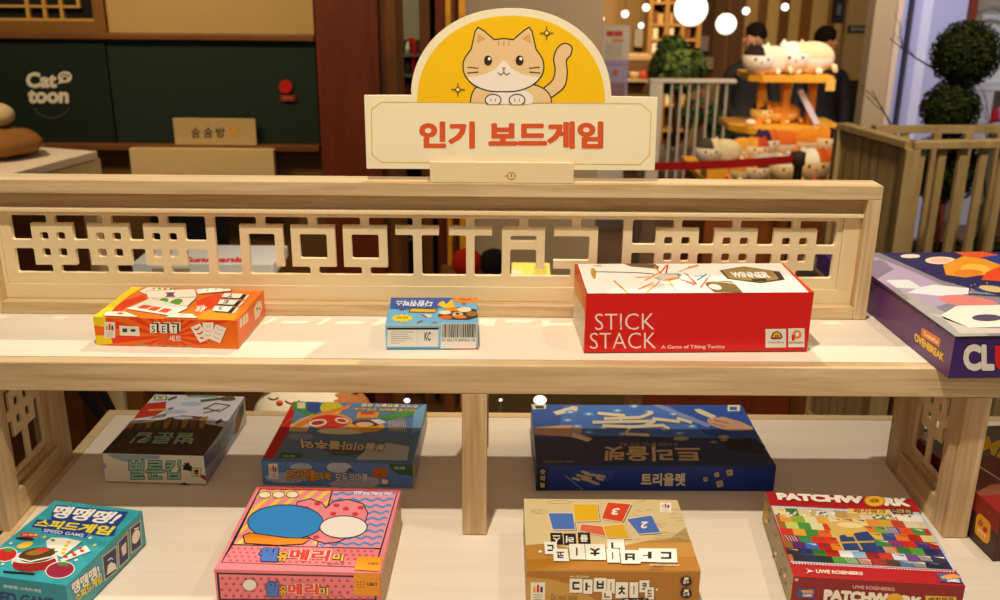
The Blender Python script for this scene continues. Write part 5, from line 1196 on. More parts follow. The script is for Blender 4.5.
# --- lamps
def hang(name, px, py, rp, Y, label, group=None, mat=LAMP, cord=True):
    c = at(px, py, Y); r = rp/FPX*(c-CAM).dot(AF)
    t_ = thing(name, label, 'lamp', (c.x, c.y, c.z), group)
    m = MB(); m.blob(c, r, r, r, 'ffffff', n=28, m=18); put(m, 'globe', mat, t_)
    if cord:
        m = MB(); m.lathe((c.x, c.y, c.z+r*.93), [(r*.22, 0), (r*.2, r*.25), (r*.05, r*.3)], '2a2018', n=12); put(m, 'cap', MATTE, t_)
        m = MB(); m.tube([(c.x, c.y, c.z+r*1.2), (c.x, c.y, 2.3)], .003, '2a2018', n=6); put(m, 'cord', MATTE, t_)
hang('globe_lamp', 691, 9, 16.6, 4.2, 'large round white globe lamp hanging above the potted bush')
hang('globe_lamp', 726, 24, 10.2, 5.2, 'smaller round white globe lamp hanging right of the large one')
for x, y, lab in ((600.5, 18.5, 'bulb lamp just right of the arched sign'), (625, 14, 'bulb lamp above the banner stand'), (646, 7.5, 'bulb lamp nearest the picture top, left of the bookcase'), (641, 25.5, 'dimmer bulb lamp right of the banner'), (746, 11, 'bulb lamp above the left seated person'), (785, 7, 'bulb lamp above the slatted screen, right of the others')):
    hang('ceiling_bulb', x, y, 3.4 if y != 25.5 else 2.6, 7.0, 'small white '+lab, 'small bulb lamps in the far room', LAMP_GLINT)
    # a shade ring round each bulb
# --- bushy plant behind the railing
def leafball(c, r, n, cols, size, name, parent, seed=1, sq=(1, 1, 1), inner='141c0c', shell=.25):
    rr = random.Random(seed); c = Vector(c); m = MB()
    m.blob(c, r*.82*sq[0], r*.82*sq[1], r*.82*sq[2], inner, n=16, m=10)
    for i in range(n):
        z = rr.uniform(-1, 1); a = rr.uniform(0, 2*math.pi); q = math.sqrt(1-z*z); d_ = Vector((q*math.cos(a), q*math.sin(a), z))
        k = r*(1-shell+shell*rr.random()); p = c+Vector((d_.x*k*sq[0], d_.y*k*sq[1], d_.z*k*sq[2]))
        t1 = d_.cross(Vector((rr.uniform(-1, 1), rr.uniform(-1, 1), rr.uniform(-1, 1)))).normalized(); t2 = (d_.cross(t1)+d_*rr.uniform(-.6, .9)).normalized()
        s_ = size*rr.uniform(.7, 1.3)
        m.face([p-t1*s_*.45, p+t2*s_*.9, p+t1*s_*.45, p-t2*s_*.5], rr.choice(cols))
    return put(m, name, LEAF, parent)
Y = 6.6
c0 = at(678, 70, Y)
pl = thing('potted_bush', 'round green leafy bush standing behind the white railing', 'plant', (c0.x, Y, FL))
leafball(c0, .23, 900, ('3a4a1c', '50602a', '2a3814', '5e6a2c'), .05, 'foliage', pl, 3, (1, 1, .85))
leafball(at(672, 52, Y), .13, 350, ('3a4a1c', '50602a', '2a3814'), .045, 'foliage', pl, 5)
m = MB(); m.tube([(c0.x, Y, FL+.3), (c0.x+.01, Y, c0.z-.1)], .02, '4a3018'); put(m, 'trunk', MATTE, pl)
m = MB(); m.lathe((c0.x, Y, FL), [(.11, 0), (.15, .3), (.13, .3), (.12, .25)], '7a6a58'); put(m, 'pot', MATTE, pl)
for i, (x, y) in enumerate(((688, 115), (700, 110), (712, 118), (722, 130))):
    c0 = at(x, y, 6.3); t_ = thing('flowering_plant', ('dark leafy plant low behind the white railing, leftmost of the row', 'dark leafy plant with red flowers low behind the white railing, second from left', 'dark leafy plant low behind the white railing, third from left', 'dark leafy plant low behind the white railing, nearest the seated person')[i], 'plant', (c0.x, 6.3, FL), None)
    leafball(c0, .045, 200, ('2c4a28', '1c3018', '3a5a34')+(('a83028',) if i == 1 else ()), .03, 'foliage', t_, 20+i, (1, 1, 3.2)); m = MB(); m.tube([(c0.x, 6.3, FL), (c0.x, 6.3, c0.z-.08)], .012, '3a2818'); put(m, 'stem', MATTE, t_)
# --- white railing
Y = 5.6
wr = thing('white_railing', 'off-white railing with thin balusters and a thick end post, left of the seated person', 'railing', (at(690, 140, Y).x, Y, FL))
z1 = at(690, 79, Y).z; z2 = at(690, 82.5, Y).z
m = MB(); m.box(at(649, 80, Y).x, at(736, 80, Y).x, Y-.03, Y+.03, z2, z1, 'b8a890'); put(m, 'top_rail', MATTE, wr, bevel=.003)
m = MB(); m.box(at(649.5, 80, Y).x, at(663, 80, Y).x, Y-.028, Y+.04, FL, z2-.001, 'b8a88e'); put(m, 'end_post', MATTE, wr, bevel=.003)
for x in (671, 680, 688.5, 697.5, 707, 716, 725.5): m = MB(); m.box(at(x-1, 100, Y).x, at(x+1.2, 100, Y).x, Y-.01, Y+.012, FL+.1, z2-.001, 'a8987e'); put(m, 'baluster', MATTE, wr)
m = MB(); m.box(at(663.2, 100, Y).x, at(735, 100, Y).x, Y-.02, Y+.02, FL+.06, FL+.099, 'a8987e'); put(m, 'bottom_rail', MATTE, wr)
Y = 7.3
bf = thing('picket_fence', 'low beige fence of close upright pickets behind the white railing', 'fence', (at(703, 140, Y).x, Y, FL))
for i in range(12): x = 688+i*3.2; m = MB(); m.box(at(x, 100, Y).x, at(x+2.3, 100, Y).x, Y, Y+.02, FL, at(x, 84, Y).z, '8a6e44'); put(m, 'picket', MATTE, bf)

# --- people
def person(px, headtop, Y, label, side):
    """seated figure in dark clothes, one continuous body grown on a skeleton; hair and clothing are its children"""
    c = at(px, headtop+14.5, Y); root = thing('person', label, 'person', (c.x, Y, FL))
    dep = (c-CAM).dot(AF); u = 29/FPX*dep/.235   # head height 0.235 m scaled to the picture
    H = Vector((0, 0, c.z-FL)); 
    def V(x, y, z): return Vector((x*u*side, y*u, 0))+Vector((0, 0, (H.z+z*u)))
    J = [V(0, .05, -.74), V(0, .06, -.55), V(0, .05, -.36), V(0, .03, -.22), V(0, .01, -.15), V(-.005, -.005, -.03), V(-.005, -.005, .05)]
    R_ = [.15, .145, .155, .10, .055, .082, .085]
    E_ = [(0, 1), (1, 2), (2, 3), (3, 4), (4, 5), (5, 6)]
    def add(pts, rad, start):
        k = start
        for p, r in zip(pts, rad): J.append(p); R_.append(r); E_.append((k, len(J)-1)); k = len(J)-1
        return k
    for s in (-1, 1):
        add([V(s*.17, .03, -.27), V(s*.21, .0, -.52), V(s*.14, -.20, -.62)], [.062, .05, .038], 3)
        add([V(s*.10, -.05, -.78), V(s*.12, -.42, -.76), V(s*.12, -.44, -1.1), V(s*.12, -.50, -1.16)], [.10, .075, .055, .045], 0)
    me = bpy.data.meshes.new('body'); me.from_pydata([tuple(p) for p in J], E_, [])
    o = bpy.data.objects.new('body', me); COL.objects.link(o); o.parent = root
    sk = o.modifiers.new('skin', 'SKIN'); sk.use_smooth_shade = True
    if not me.skin_vertices: bm = bmesh.new(); bm.from_mesh(me); bm.verts.layers.skin.verify(); bm.to_mesh(me); bm.free()
    for i, r in enumerate(R_): me.skin_vertices[0].data[i].radius = (r*u, r*u*(.72 if i < 4 else 1)); me.skin_vertices[0].data[i].use_root = (i == 0)
    sd = o.modifiers.new('sub', 'SUBSURF'); sd.levels = 2; sd.render_levels = 2
    m_, nt, b = newmat('skin_and_clothes_%s' % ('a' if side > 0 else 'b'))
    tc = nt.nodes.new('ShaderNodeTexCoord'); sx = nt.nodes.new('ShaderNodeSeparateXYZ'); gt = nt.nodes.new('ShaderNodeMath'); gt.operation = 'GREATER_THAN'; gt.inputs[1].default_value = H.z-.155*u
    mx = nt.nodes.new('ShaderNodeMix'); mx.data_type = 'RGBA'; mx.inputs[6].default_value = lin('15100f' if side > 0 else '171526'); mx.inputs[7].default_value = lin('b98560')
    nt.links.new(tc.outputs['Object'], sx.inputs[0]); nt.links.new(sx.outputs[2], gt.inputs[0]); nt.links.new(gt.outputs[0], mx.inputs[0]); nt.links.new(mx.outputs[2], b.inputs['Base Color']); b.inputs['Roughness'].default_value = .8
    me.materials.append(m_)
    m = MB(); hc = V(.012, .022, .035)
    m.blob(hc, .094*u, .10*u, .10*u, '17100c', n=24, m=14, fn=lambda d_: 1 if (d_.z > -.25 or d_.y > 0) and not (d_.x*side < -.5 and d_.z < .25) else .86); m.build('hair', PLUSH, o)
    fx = V(-.085, -.02, -.01)
    m = MB(); m.blob(fx, .016*u, .012*u, .018*u, 'b98560', n=10, m=8); m.build('nose', PLUSH, o)
    for yy in (-.055, .03): m = MB(); m.blob(V(-.076, yy-.01, .02), .008*u, .012*u, .006*u, '20140e', n=8, m=6); m.build('eye', PLUSH, o)
    m = MB(); m.blob(V(-.072, -.03, -.055), .01*u, .022*u, .006*u, '8a4438', n=10, m=6); m.build('mouth', PLUSH, o)
    m = MB(); m.blob(V(.005, -.085, .0), .016*u, .010*u, .026*u, 'b98560', n=10, m=8); m.build('ear', PLUSH, o)
    for s in (-1, 1):
        for k in range(5):
            b0 = V(s*.14, -.20, -.62)+Vector(((k-2)*.014*u, 0, 0)); m = MB(); L_ = (.05, .068, .074, .068, .055)[k]*u
            m.tube([b0, b0+Vector((0, -L_*.5, -.01*u)), b0+Vector((0, -L_*.85, -.03*u))], [.009*u, .008*u, .006*u], 'b98560', n=6); m.build('finger' if k else 'thumb', PLUSH, o)
    # stool
    sz = H.z-.90*u
    stl = thing('round_stool', 'low dark round stool under the %s' % ('person in black facing left' if side > 0 else 'person in dark navy'), 'stool', (c.x, Y, FL))
    m = MB(); m.lathe((c.x, Y+.03, FL+sz-.06), [(.17, 0), (.18, .03), (.17, .055)], '3a2414'); put(m, 'seat', MATTE, stl)
    m = MB(); m.lathe((c.x, Y+.03, FL), [(.14, 0), (.14, .015), (.03, .03), (.03, sz-.0605)], '2a1a10'); put(m, 'pedestal', MATTE, stl)
person(754.5, 24.5, 6.8, 'person with short black hair in black clothes, seated facing left beside the cat tower', 1)
person(827.5, 28, 7.1, 'person with black hair in dark navy clothes, seated behind the cat tower, back turned', -1)

# --- cat tower
Y = 4.4
tw = thing('cat_tower', 'orange wooden cat tower with two boards on square posts, holding plush cats', 'cat tower', (at(790, 180, Y).x, Y, FL))
def curved_board(pts, Yn, z0, z1, name):
    m = MB(); n = len(pts); top = [Vector((x, y, z1)) for x, y in pts]; bot = [Vector((x, y, z0)) for x, y in pts]
    m.face(top, 'e8a030'); m.face(bot[::-1], 'e8a030')
    for i in range(n): m.face([bot[i-1], bot[i], top[i], top[i-1]], 'e8a030')
    put(m, name, ORANGEW, tw)
zu1 = at(790, 74, Y).z; zu0 = at(790, 80, Y).z
xl, xr = at(746, 77, Y).x, at(828, 77, Y).x
curved_board([(xl, Y-.06), (xl+.06, Y-.12), (xr-.06, Y-.12), (xr, Y-.10), (xr, Y+.22), (xl, Y+.22)], Y, zu0, zu1, 'upper_board')
zl1 = at(790, 124, Y).z; zl0 = at(790, 130, Y).z
xa, xb = at(728, 124, Y).x, at(839, 124, Y).x
curved_board([(xa, Y-.02), (xa+.08, Y-.14), (xa+.22, Y-.22), (xa+.4, Y-.24), (xb-.1, Y-.24), (xb, Y-.2), (xb, Y+.25), (xa, Y+.25)], Y, zl0, zl1, 'lower_board')
for x in (757, 782, 808): m = MB(); m.box(at(x, 100, Y).x, at(x+7, 100, Y).x, Y-.02, Y+.03, zl1+.0005, zu0-.0005); put(m, 'post', mat_wood('orange_wood_upright', 'c0701a', 'dc9230', 2, rough=.4, across=12) if x == 757 else bpy.data.materials['orange_wood_upright'], tw, bevel=.002)
for x in (752, 818, 790): m = MB(); m.box(at(x, 100, Y).x, at(x+7, 100, Y).x, Y-.02, Y+.03, FL, zl0-.0005); put(m, 'lower_post', bpy.data.materials['orange_wood_upright'], tw, bevel=.002)
m = MB(); m.bar(at(800, 90, Y-.04), at(817, 124, Y-.06), .02, .03, 'c8c0c8'); put(m, 'ramp', MATTE, tw)
m = MB(); m.box(at(819, 80, Y).x, at(828, 80, Y).x, Y-.125, Y-.1205, at(820, 88, Y).z, zu0+.02, 'e8b450'); put(m, 'hanging_tag', MATTE, tw)

def plush_cat(px, py, wpx, hpx, Y, base, cols, label, facing=-1, headk=.9, nm='plush_cat'):
    """lying loaf-shaped plush cat: rounded body, round head with ears, face, paws"""
    k = (at(px, py, Y)-CAM).dot(AF)/FPX; w_, h_ = wpx*k, hpx*k; cx = at(px, py, Y).x
    t_ = thing(nm, label, 'plush toy', (cx, Y, base))
    white, patch, dark = cols; b = base+.0005
    def bc(d_): return patch if d_.z > -.05 and d_.x*facing < .75 else white
    m = MB(); m.blob((cx-facing*w_*.10, Y, b+h_*.46), w_*.42, w_*.26, h_*.46, bc, n=32, m=20, fn=lambda d_: 1+.06*abs(d_.x)); put(m, 'body', PLUSH, t_)
    hx_ = cx+facing*w_*.30; hr = h_*headk*.5
    def hc(d_): return dark if d_.z > .25 and d_.x*facing > -.1 and d_.y < .3 else (white if d_.z < .3 else patch)
    m = MB(); m.blob((hx_, Y-w_*.10, b+hr*.98), hr*1.08, hr*.95, hr*.97, hc, n=32, m=20); hd = put(m, 'head', PLUSH, t_)
    for s in (-1, 1):
        e = Vector((hx_+s*hr*.55, Y-w_*.08, b+hr*1.72)); m = MB()
        m.grid([[e+Vector((hr*.28*(1-q)*math.cos(t), hr*.16*(1-q)*math.sin(t), hr*.38*q)) for t in [2*math.pi*i/10 for i in range(10)]] for q in (0, .4, .75, .97)], dark if s == facing else patch, closed=True); put(m, 'ear', PLUSH, hd)
        m = MB(); m.blob((hx_+s*hr*.4, Y-w_*.10-hr*.86, b+hr*1.05), hr*.09, hr*.06, hr*.11, '20140e', n=10, m=8); put(m, 'eye', PLUSH, hd)
        m = MB(); m.blob((cx+s*w_*.2, Y-w_*.24, b+h_*.10), w_*.07, w_*.06, h_*.10, white, n=14, m=8); put(m, 'paw', PLUSH, t_)
    m = MB(); m.blob((hx_, Y-w_*.10-hr*.92, b+hr*.85), hr*.09, hr*.06, hr*.06, 'b06048', n=10, m=6); put(m, 'nose', PLUSH, hd)
    m = MB(); m.tube([(cx-facing*w_*.45, Y+.02, b+h_*.25), (cx-facing*w_*.54, Y-.02, b+h_*.2), (cx-facing*w_*.50, Y-.08, b+h_*.14)], [h_*.1, h_*.09, h_*.07], patch, n=10); put(m, 'tail', PLUSH, t_)
plush_cat(769, 60, 38, 30, Y-.02, zu1, ('f0e0c8', 'e8d4a8', '2c2018'), 'white plush cat with a black head patch, on the left of the tower\'s upper board', -1, 1.0)
plush_cat(806, 58, 52, 34, Y+.03, zu1, ('f0e0c8', 'e8c890', 'f0e0c0'), 'large cream and orange plush cat on the right of the tower\'s upper board', -1, .95)
plush_cat(775, 112, 46, 22, Y+.05, zl1, ('e8c070', 'd88a30', '3a1c10'), 'orange plush cat with a dark eye patch, between the tower posts', -1, 1.0)
p = at(752, 117, Y-.1); m = MB(); m.blob((0, 0, .018), .03, .025, .018, 'f0d8b0', n=14, m=8); o = m.build('plush_ball', PLUSH); o.location = (p.x, Y-.08, zl1+.0005); tag(o, 'small cream plush ball on the left end of the tower\'s lower board', 'plush toy')
# display table with the plush pile
Y = 3.55; tz_ = at(770, 176, Y).z
dt = thing('plush_display_table', 'orange display table carrying the pile of plush toys behind the belt barrier', 'table', (at(770, 176, Y).x, Y+.2, FL))
m = MB(); m.box(at(700, 176, Y).x, at(842, 176, Y).x, Y-.12, Y+.5, tz_-.03, tz_); put(m, 'table_top', ORANGEW, dt, bevel=.003)
m = MB(); m.box(at(704, 176, Y).x, at(838, 176, Y).x, Y-.10, Y+.48, FL, tz_-.0305, '8a4a18'); put(m, 'body', MATTE, dt)
pal = [('e8dcc4', 'd8c8a0', '4a4038'), ('f0e4d0', 'b8b0a8', '30283a'), ('e8c890', 'cc5a24', 'e8e0d0'), ('f0d8b0', 'e08a2c', '2a1a1c'), ('e8e0d0', 'd86a2c', '3a2848'), ('f0dcc0', 'e0a040', 'c8502c')]
spec = [(720, 150, 40, 26, 3.50, 0, 1, 'grey and white plush cat at the left end of the pile'),
        (746, 166, 34, 24, 3.44, 3, 0, 'orange plush cat in front, left part of the pile below the belt'),
        (770, 165, 40, 28, 3.47, 1, 0, 'white plush cat with grey patch, middle front of the pile'),
        (795, 166, 32, 28, 3.43, 2, 0, 'rust-red plush cat just left of the barrier post'),
        (822, 160, 36, 34, 3.45, 2, 1, 'rust and cream plush cat right of the barrier post'),
        (746, 148, 34, 24, 3.72, 5, 1, 'cream and orange plush cat in the second row, above the belt at left'),
        (778, 142, 44, 26, 3.78, 4, 1, 'orange plush cat with dark markings in the second row, centre'),
        (815, 140, 40, 28, 3.76, 3, 1, 'orange plush cat with black ears in the second row at right')]
for (px_, py_, w_, h_, yy, ci, lvl, lb) in spec:
    base = tz_
    if lvl:
        rp = (at(px_, py_, yy)-CAM).dot(AF)/FPX; zb_ = at(px_, py_, yy).z-h_*.5*rp
        if zb_ > tz_+.02:
            m = MB(); x_ = at(px_, py_, yy).x; m.box(x_-w_*.35*rp, x_+w_*.35*rp, yy-.06, yy+.08, tz_+.0005, zb_, '9c5a20'); o = m.build('display_riser', ORANGEW); tag(o, 'orange wooden riser under the '+lb.split(' at ')[0].split(' in ')[0].split(' right')[0], 'riser'); base = zb_
    plush_cat(px_, py_, w_, h_, yy, base, pal[ci], lb, 1 if ci % 2 else -1, 1.0)
# --- belt barrier
Y = 3.1
def post_(px, ztop, label):
    x = at(px, 160, Y).x; t_ = thing('barrier_post', label, 'barrier', (x, Y, FL))
    m = MB(); m.lathe((x, Y, FL), [(.12, 0), (.12, .012), (.03, .03), (.018, .04), (.018, ztop-FL-.06), (.026, ztop-FL-.055), (.026, ztop-FL), (.01, ztop-FL+.004)], '3a2c22', n=20); put(m, 'post', MATTE, t_); return x, t_
zt_ = at(797, 152, Y).z; x1, t1 = post_(799, zt_, 'dark belt barrier post standing before the plush pile')
m = MB(); n_ = 16; xa_ = at(640, 171, Y+.25).x; za_ = at(640, 170.5, Y+.25).z
rows = []
for i in range(n_+1):
    t = i/n_; x = xa_+(x1-xa_)*t; y = Y+.25*(1-t); z = za_+(at(790, 163, Y).z-za_)*t-.008*math.sin(math.pi*t)
    rows.append([Vector((x, y-.001, z)), Vector((x, y-.001, z+.036)), Vector((x, y+.001, z+.036)), Vector((x, y+.001, z))])
m.grid(rows, 'a00c14', closed=True, smooth=False, caps=True); put(m, 'red_belt', MATTE, t1)
m = MB(); m.lathe((xa_, Y+.25, FL), [(.12, 0), (.12, .012), (.03, .03), (.018, .04), (.018, za_-FL+.06)], '3a2c22', n=16); put(m, 'far_post', MATTE, t1)

# --- right wall, signs and partition
Y = 8.0
m = MB(); m.box(at(843, 50, Y).x, at(869, 50, Y).x, Y, Y+.1, at(855, 80, Y).z, 2.4, '9a8058'); m.box(at(843, 50, Y).x, at(869, 50, Y).x, Y, Y+.1, FL, at(855, 80, Y).z-.002, '241c10'); st('wall_right', m, MATTE)
t_ = thing('wall_sign', 'small dark horizontal sign with pale writing on the beige wall', 'sign', (at(860, 33, Y).x, Y-.02, at(860, 33, Y).z)); pbox('plate', (848.5, 25.5), (870.5, 32.5), Y-.02, Y-.001, '20242c', t_)
f = Face(at(848.5, 32.5, Y-.0205), at(870.5, 32.5, Y-.0205)-at(848.5, 32.5, Y-.0205), (0, 0, (at(850, 25.5, Y).z-at(850, 32.5, Y).z)), (0, -1, 0)); f.STEP = 3e-4; f.text('RESTROOM', (851, 27.5, 868, 31), 'a8a498', off=.02); put(f.tx, 'lettering', PRINT, t_)
t_ = thing('hanging_sign', 'narrow dark vertical sign hanging beside the beige wall', 'sign', (at(840, 24, Y).x, Y-.1, at(840, 24, Y).z)); pbox('plate', (836, -8), (842.5, 23.5), Y-.15, Y-.1, '1c1e24', t_); pbox('mark', (838, 4), (840.5, 15), Y-.152, Y-.1505, '5a6070', t_)
Y = 5.0
m = MB(); m.box(at(870, 50, Y).x, at(891, 50, Y).x, Y, Y+.12, FL, 2.4, 'ab9472'); st('wall_column', m, MATTE)
m = MB(); m.box(at(891.3, 50, Y).x, at(897, 50, Y).x, Y-.02, Y+.1, FL, 2.4, 'cfb6a0'); st('trim_10', m, MATTE)
m = MB(); m.box(at(897.3, 50, Y).x, at(968, 50, Y).x, Y+.05, Y+.08, FL, 2.4, 'a8aad0'); st('window_1', m, mat_attr('pale_glazed_panel', .25))
for k, (x0, x1, c) in enumerate(((905.5, 908.5, '3a3440'), (920, 930, 'c8cae4'), (965, 971, '6a2c18'))):
    p, q = at(x0, 50, Y), at(x1, 50, Y); m = MB(); m.box(p.x, q.x, Y+(.0 if c != 'c8cae4' else .045), Y+.0495, FL, 2.4, c); st('trim_%d' % (11+k), m, MATTE)
Y = 4.6
m = MB(); m.box(at(971.5, 50, 6).x, at(1100, 50, 6).x, 6, 6.05, FL, 2.4, '9d9a94'); st('wall_alcove', m, MATTE)
ws = thing('white_shelf_unit', 'pale shelf unit with an arched top at the right edge, behind the ball tree', 'shelf', (at(1000, 100, 5.4).x, 5.4, FL))
for (a_, b_, c) in (((976, 86), (1060, 91), 'c4c4cc'), ((976, 124), (1060, 128), 'c4c4cc'), ((984, 14), (1060, 85), 'cdd0d2')): pbox('shelf_board' if c != 'cdd0d2' else 'back_board', a_, b_, 5.4 if c != 'cdd0d2' else 5.6, 5.7 if c != 'cdd0d2' else 5.62, c, ws)
pbox('side_panel', (973, 91), (976, 200), 5.4, 5.7, 'b8b8c0', ws, z=FL)
m = MB(); ac = at(990, 20, 5.45); m.tube([ac+Vector((.1*math.cos(R(a))*1.0, 0, .075*math.sin(R(a)))) for a in range(-20, 201, 20)], .012, '8a7f78', n=8); put(m, 'arch', MATTE, ws)
for a_, w_, c, lb in (((987, 124), .075, 'c01824', 'red rounded box on the white shelf unit, left of the pink one'), ((1004, 124), .085, 'd870a0', 'pink rounded box on the white shelf unit, right of the red one')):
    p = at(a_[0], a_[1], 5.5); m = MB(); m.blob((0, 0, w_*.55), w_*.6, .06, w_*.55, c, n=20, m=12, fn=lambda d_: min(1.25, 1/max(abs(d_.x), abs(d_.z), abs(d_.y))*.92)); o = m.build('storage_box', PLUSH); o.location = (p.x, 5.5, at(981, 124, 5.4).z+.004); tag(o, lb, 'box')
# --- tan fence enclosure
Yc = 1.95
fz = at(912, 141, Yc).z; cr = at(912, 141, Yc); fl = onz(843, 122.5, fz); frr = onz(1010, 139.5, fz); fr2 = frr+(frr-cr).normalized()*.5
bl_ = onz(874, 126, fz)
fe = thing('tan_fence', 'tan wooden fence with wide upright slats enclosing the ball tree, at the right', 'fence', (cr.x, cr.y, FL))
def rail(a, b, w_, h_, z):
    m = MB(); a = Vector((a.x, a.y, z)); b = Vector((b.x, b.y, z)); m.bar(a, b, w_, h_, up=(0, 0, 1)); return put(m, 'top_rail' if z > -.2 else 'bottom_rail', FENCE, fe, bevel=.002)
h2 = .022
for a, b in ((fl, cr), (cr, fr2)): rail(a, b, .045, .022, fz-.011); rail(a, b, .03, .05, FL+.06)
def slats(a, b, n, w_, wp=()):
    d_ = (b-a); L_ = d_.length; d_.normalize()
    for i in range(n):
        t = (i+.5)/n*L_; c = a+d_*t; ww = w_
        Mx = Matrix(((d_.x, -d_.y, 0, c.x), (d_.y, d_.x, 0, c.y), (0, 0, 1, 0), (0, 0, 0, 1)))
        m = MB(); m.box(-ww/2, ww/2, -.008, .008, FL+.086, fz-.0225, M=Mx); put(m, 'slat', FENCE, fe)
slats(fl, cr, 8, .055); slats(cr, fr2, 12, .024)
for c in (cr, fl): m = MB(); m.box(c.x-.02, c.x+.024, c.y-.02, c.y+.02, FL, fz-.0226); put(m, 'corner_post', FENCE, fe, bevel=.002)
f2a = onz(874, 126, fz-.0); f2b = onz(1000, 124, fz); 
fb = thing('tan_back_fence', 'rear run of tan wooden fence behind the ball tree trunk', 'fence', (f2a.x, f2a.y, FL))
m = MB(); m.bar((f2a.x, f2a.y, fz-.011), (f2b.x+.4, f2b.y, fz-.011), .04, .022); put(m, 'top_rail', FENCE, fb)
for i in range(9): x_ = f2a.x+(f2b.x+.4-f2a.x)*i/8; m = MB(); m.box(x_-.012, x_+.012, f2a.y-.008, f2a.y+.008, FL, fz-.0225); put(m, 'slat', FENCE, fb)
# --- ball tree
Yt = 2.45
t_ = thing('ball_tree', 'potted topiary tree with stacked dark green leaf balls, inside the tan fence', 'plant', (at(945, 160, Yt).x, Yt, FL))
cols = ('1c2610', '26331a', '141c0c', '2e3a1c', '3a4422')
def rad(px): return px/FPX*(at(950, 80, Yt)-CAM).dot(AF)
for i, (x, y, rp, n) in enumerate(((966, 54, 34, 2600), (950, 109, 29.5, 2200), (944, 168, 38, 2400))): leafball(at(x, y, Yt), rad(rp), n, cols, .011, 'leaf_ball', t_, 40+i, shell=.16)
b0 = at(944, 168, Yt)
m = MB(); m.tube([(b0.x, Yt, FL+.25), (b0.x-.01, Yt, b0.z-.1), tuple(at(950, 109, Yt)), tuple(at(966, 54, Yt))], .012, '3a2414'); m.tube([(b0.x+.06, Yt, FL+.25), (b0.x+.02, Yt, b0.z-.28), (b0.x-.01, Yt, b0.z-.1)], .010, '4a2c18'); m.tube([(b0.x-.08, Yt, FL+.25), (b0.x-.04, Yt, b0.z-.25), (b0.x-.005, Yt, b0.z-.1)], .010, '3a2414'); put(m, 'trunk', MATTE, t_)
btree = t_
rr = random.Random(12)
def twig(p0, d_, L_, r_, m, depth):
    pts = [Vector(p0)]
    for k in range(4): d_ = (d_+Vector((rr.uniform(-.25, .25), rr.uniform(-.1, .1), rr.uniform(-.15, .2)))).normalized(); pts.append(pts[-1]+d_*L_/4)
    m.tube(pts, [r_, r_*.85, r_*.7, r_*.55, r_*.4], '1e1610', n=5)
    if depth:
        for k in (2, 3): twig(pts[k], (d_+Vector((rr.uniform(-.9, .9), 0, rr.uniform(-.2, .6)))).normalized(), L_*.5, r_*.5, m, depth-1)
for i, (a_, b_, lb) in enumerate((((893, 132), (876, 88), 'thin dark bare branch rising at the back left of the tan fence'), ((931, 70), (885, 44), 'thin bare branch reaching left from the upper leaf ball'), ((985, 200), (1000, 110), 'dark bare branch leaning right inside the tan fence'), ((925, 225), (920, 180), 'curved bare branch low inside the tan fence'))):
    p, q = at(a_[0], a_[1], 2.6), at(b_[0], b_[1], 2.6); m = MB()
    if i in (0, 2, 3): m.tube([(p.x, 2.6, FL+.4), tuple(p)], .005, '1e1610', n=5)
    else: p = at(944, 75, 2.5)
    twig(p, (q-p).normalized(), (q-p).length, .004, m, 2); o = m.build('bare_branch', MATTE); tag(o, lb, 'branch')
for i in range(5): c0 = Vector((b0.x-.25+i*.16, Yt-.02+.1*(i % 2), at(944, 238, Yt).z-.1)); leafball(c0, .1, 260, ('2c3418', '4a4424', '1c2410'), .03, 'low_foliage', btree, 60+i)
m = MB(); m.box(b0.x-.38, b0.x+.55, Yt-.15, Yt+.3, FL, at(944, 250, Yt).z-.12, '8a8478'); put(m, 'planter', MATTE, btree)
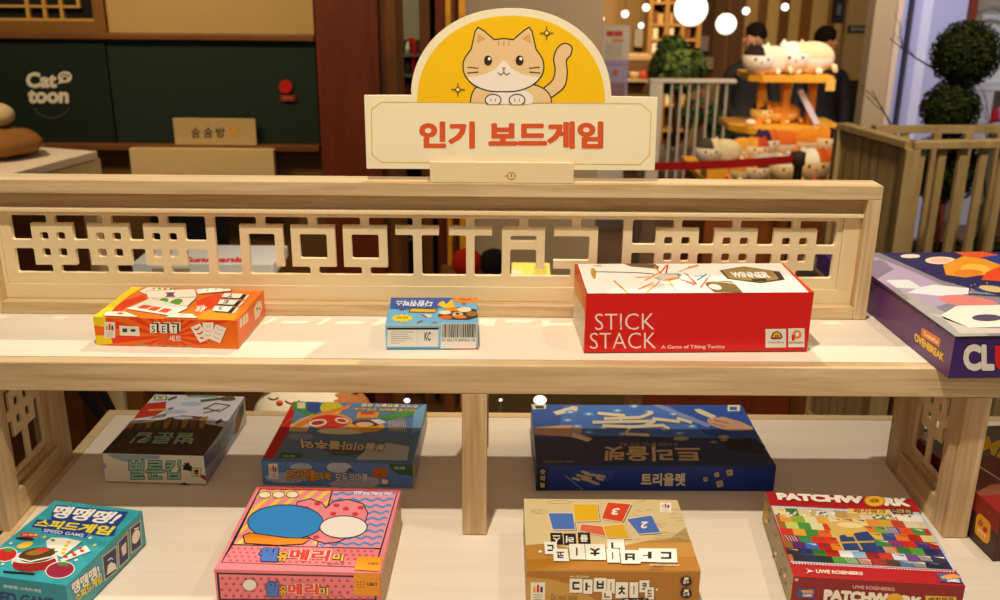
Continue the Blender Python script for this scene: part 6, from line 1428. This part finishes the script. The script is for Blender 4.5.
# ================================================================== light
w = bpy.data.worlds.new('world'); scene.world = w; w.use_nodes = True
bg = w.node_tree.nodes['Background']; bg.inputs[0].default_value = (1.0, .80, .55, 1); bg.inputs[1].default_value = .07
def look(o, loc, tgt): o.location = loc; o.rotation_euler = (Vector(tgt)-Vector(loc)).to_track_quat('-Z', 'Y').to_euler()
def spot(name, loc, tgt, energy, col, size=70, rad=.02, blend=.6):
    l = bpy.data.lights.new(name, 'SPOT'); l.energy = energy; l.color = col; l.spot_size = R(size); l.spot_blend = blend; l.shadow_soft_size = rad
    o = bpy.data.objects.new(name, l); COL.objects.link(o); look(o, loc, tgt); return o
def point(name, loc, energy, col, rad=.08):
    l = bpy.data.lights.new(name, 'POINT'); l.energy = energy; l.color = col; l.shadow_soft_size = rad
    o = bpy.data.objects.new(name, l); COL.objects.link(o); o.location = loc; return o
def area(name, loc, tgt, energy, col, sx, sy):
    l = bpy.data.lights.new(name, 'AREA'); l.energy = energy; l.color = col; l.shape = 'RECTANGLE'; l.size = sx; l.size_y = sy
    o = bpy.data.objects.new(name, l); COL.objects.link(o); look(o, loc, tgt); return o
WARM = (1.0, .90, .75)
spot('ceiling_spot', (.46, -.50, 1.75), (.5, .0, .1), 88, WARM, 75)
spot('ceiling_spot', (.72, .95, 1.9), (.55, .1, .1), 66, WARM, 75)
spot('ceiling_spot', (1.55, -.35, 1.8), (1.0, .0, .1), 20, WARM, 60)
area('front_fill_light', (.5, -2.6, 1.7), (.5, .1, .2), 8, WARM, 1.6, .8)  # unseen fill light added from the camera side
BW = (1.0, .76, .46)
def wash(name, loc, tgt, e, col=BW, size=100): return spot(name, loc, tgt, e, col, size, .12, .8)
wash('left_counter_light', (-.8, 1.0, 1.6), (-.8, 2.2, .0), 75)
wash('middle_wall_light', (.75, 1.7, 1.5), (.75, 2.7, .5), 50, (1, .84, .66), 80)
wash('niche_fill_light', (.0, 3.0, 1.2), (.1, 3.9, .1), 22, (1, .9, .7))  # added light that brightens the otherwise unlit niche
wash('pillar_light', (-.1, 1.1, 1.4), (-.05, 2.0, .2), 22, (1, .72, .42), 70)
wash('room_light', (1.6, 2.9, 1.8), (1.9, 4.4, -.2), 100)
wash('room_light', (2.4, 4.9, 1.8), (2.6, 7.4, -.2), 200)
wash('room_light', (1.3, 6.8, 1.8), (1.4, 9.4, 0), 380)
wash('behind_shelf_fill', (.6, .44, .8), (.62, .86, -.3), 14, BW, 90)  # added unseen light, brightens the dark gap under the upper shelf
wash('fence_light', (1.7, 1.0, 1.7), (2.2, 2.6, -.2), 120)
wash('window_side_light', (2.6, 3.4, 1.6), (2.9, 5.2, .0), 150, (.88, .88, 1.0))
scene.view_settings.view_transform = 'Standard'; scene.view_settings.look = 'None'; scene.view_settings.exposure = .12; scene.view_settings.gamma = 1
scene.view_settings.use_curve_mapping = False
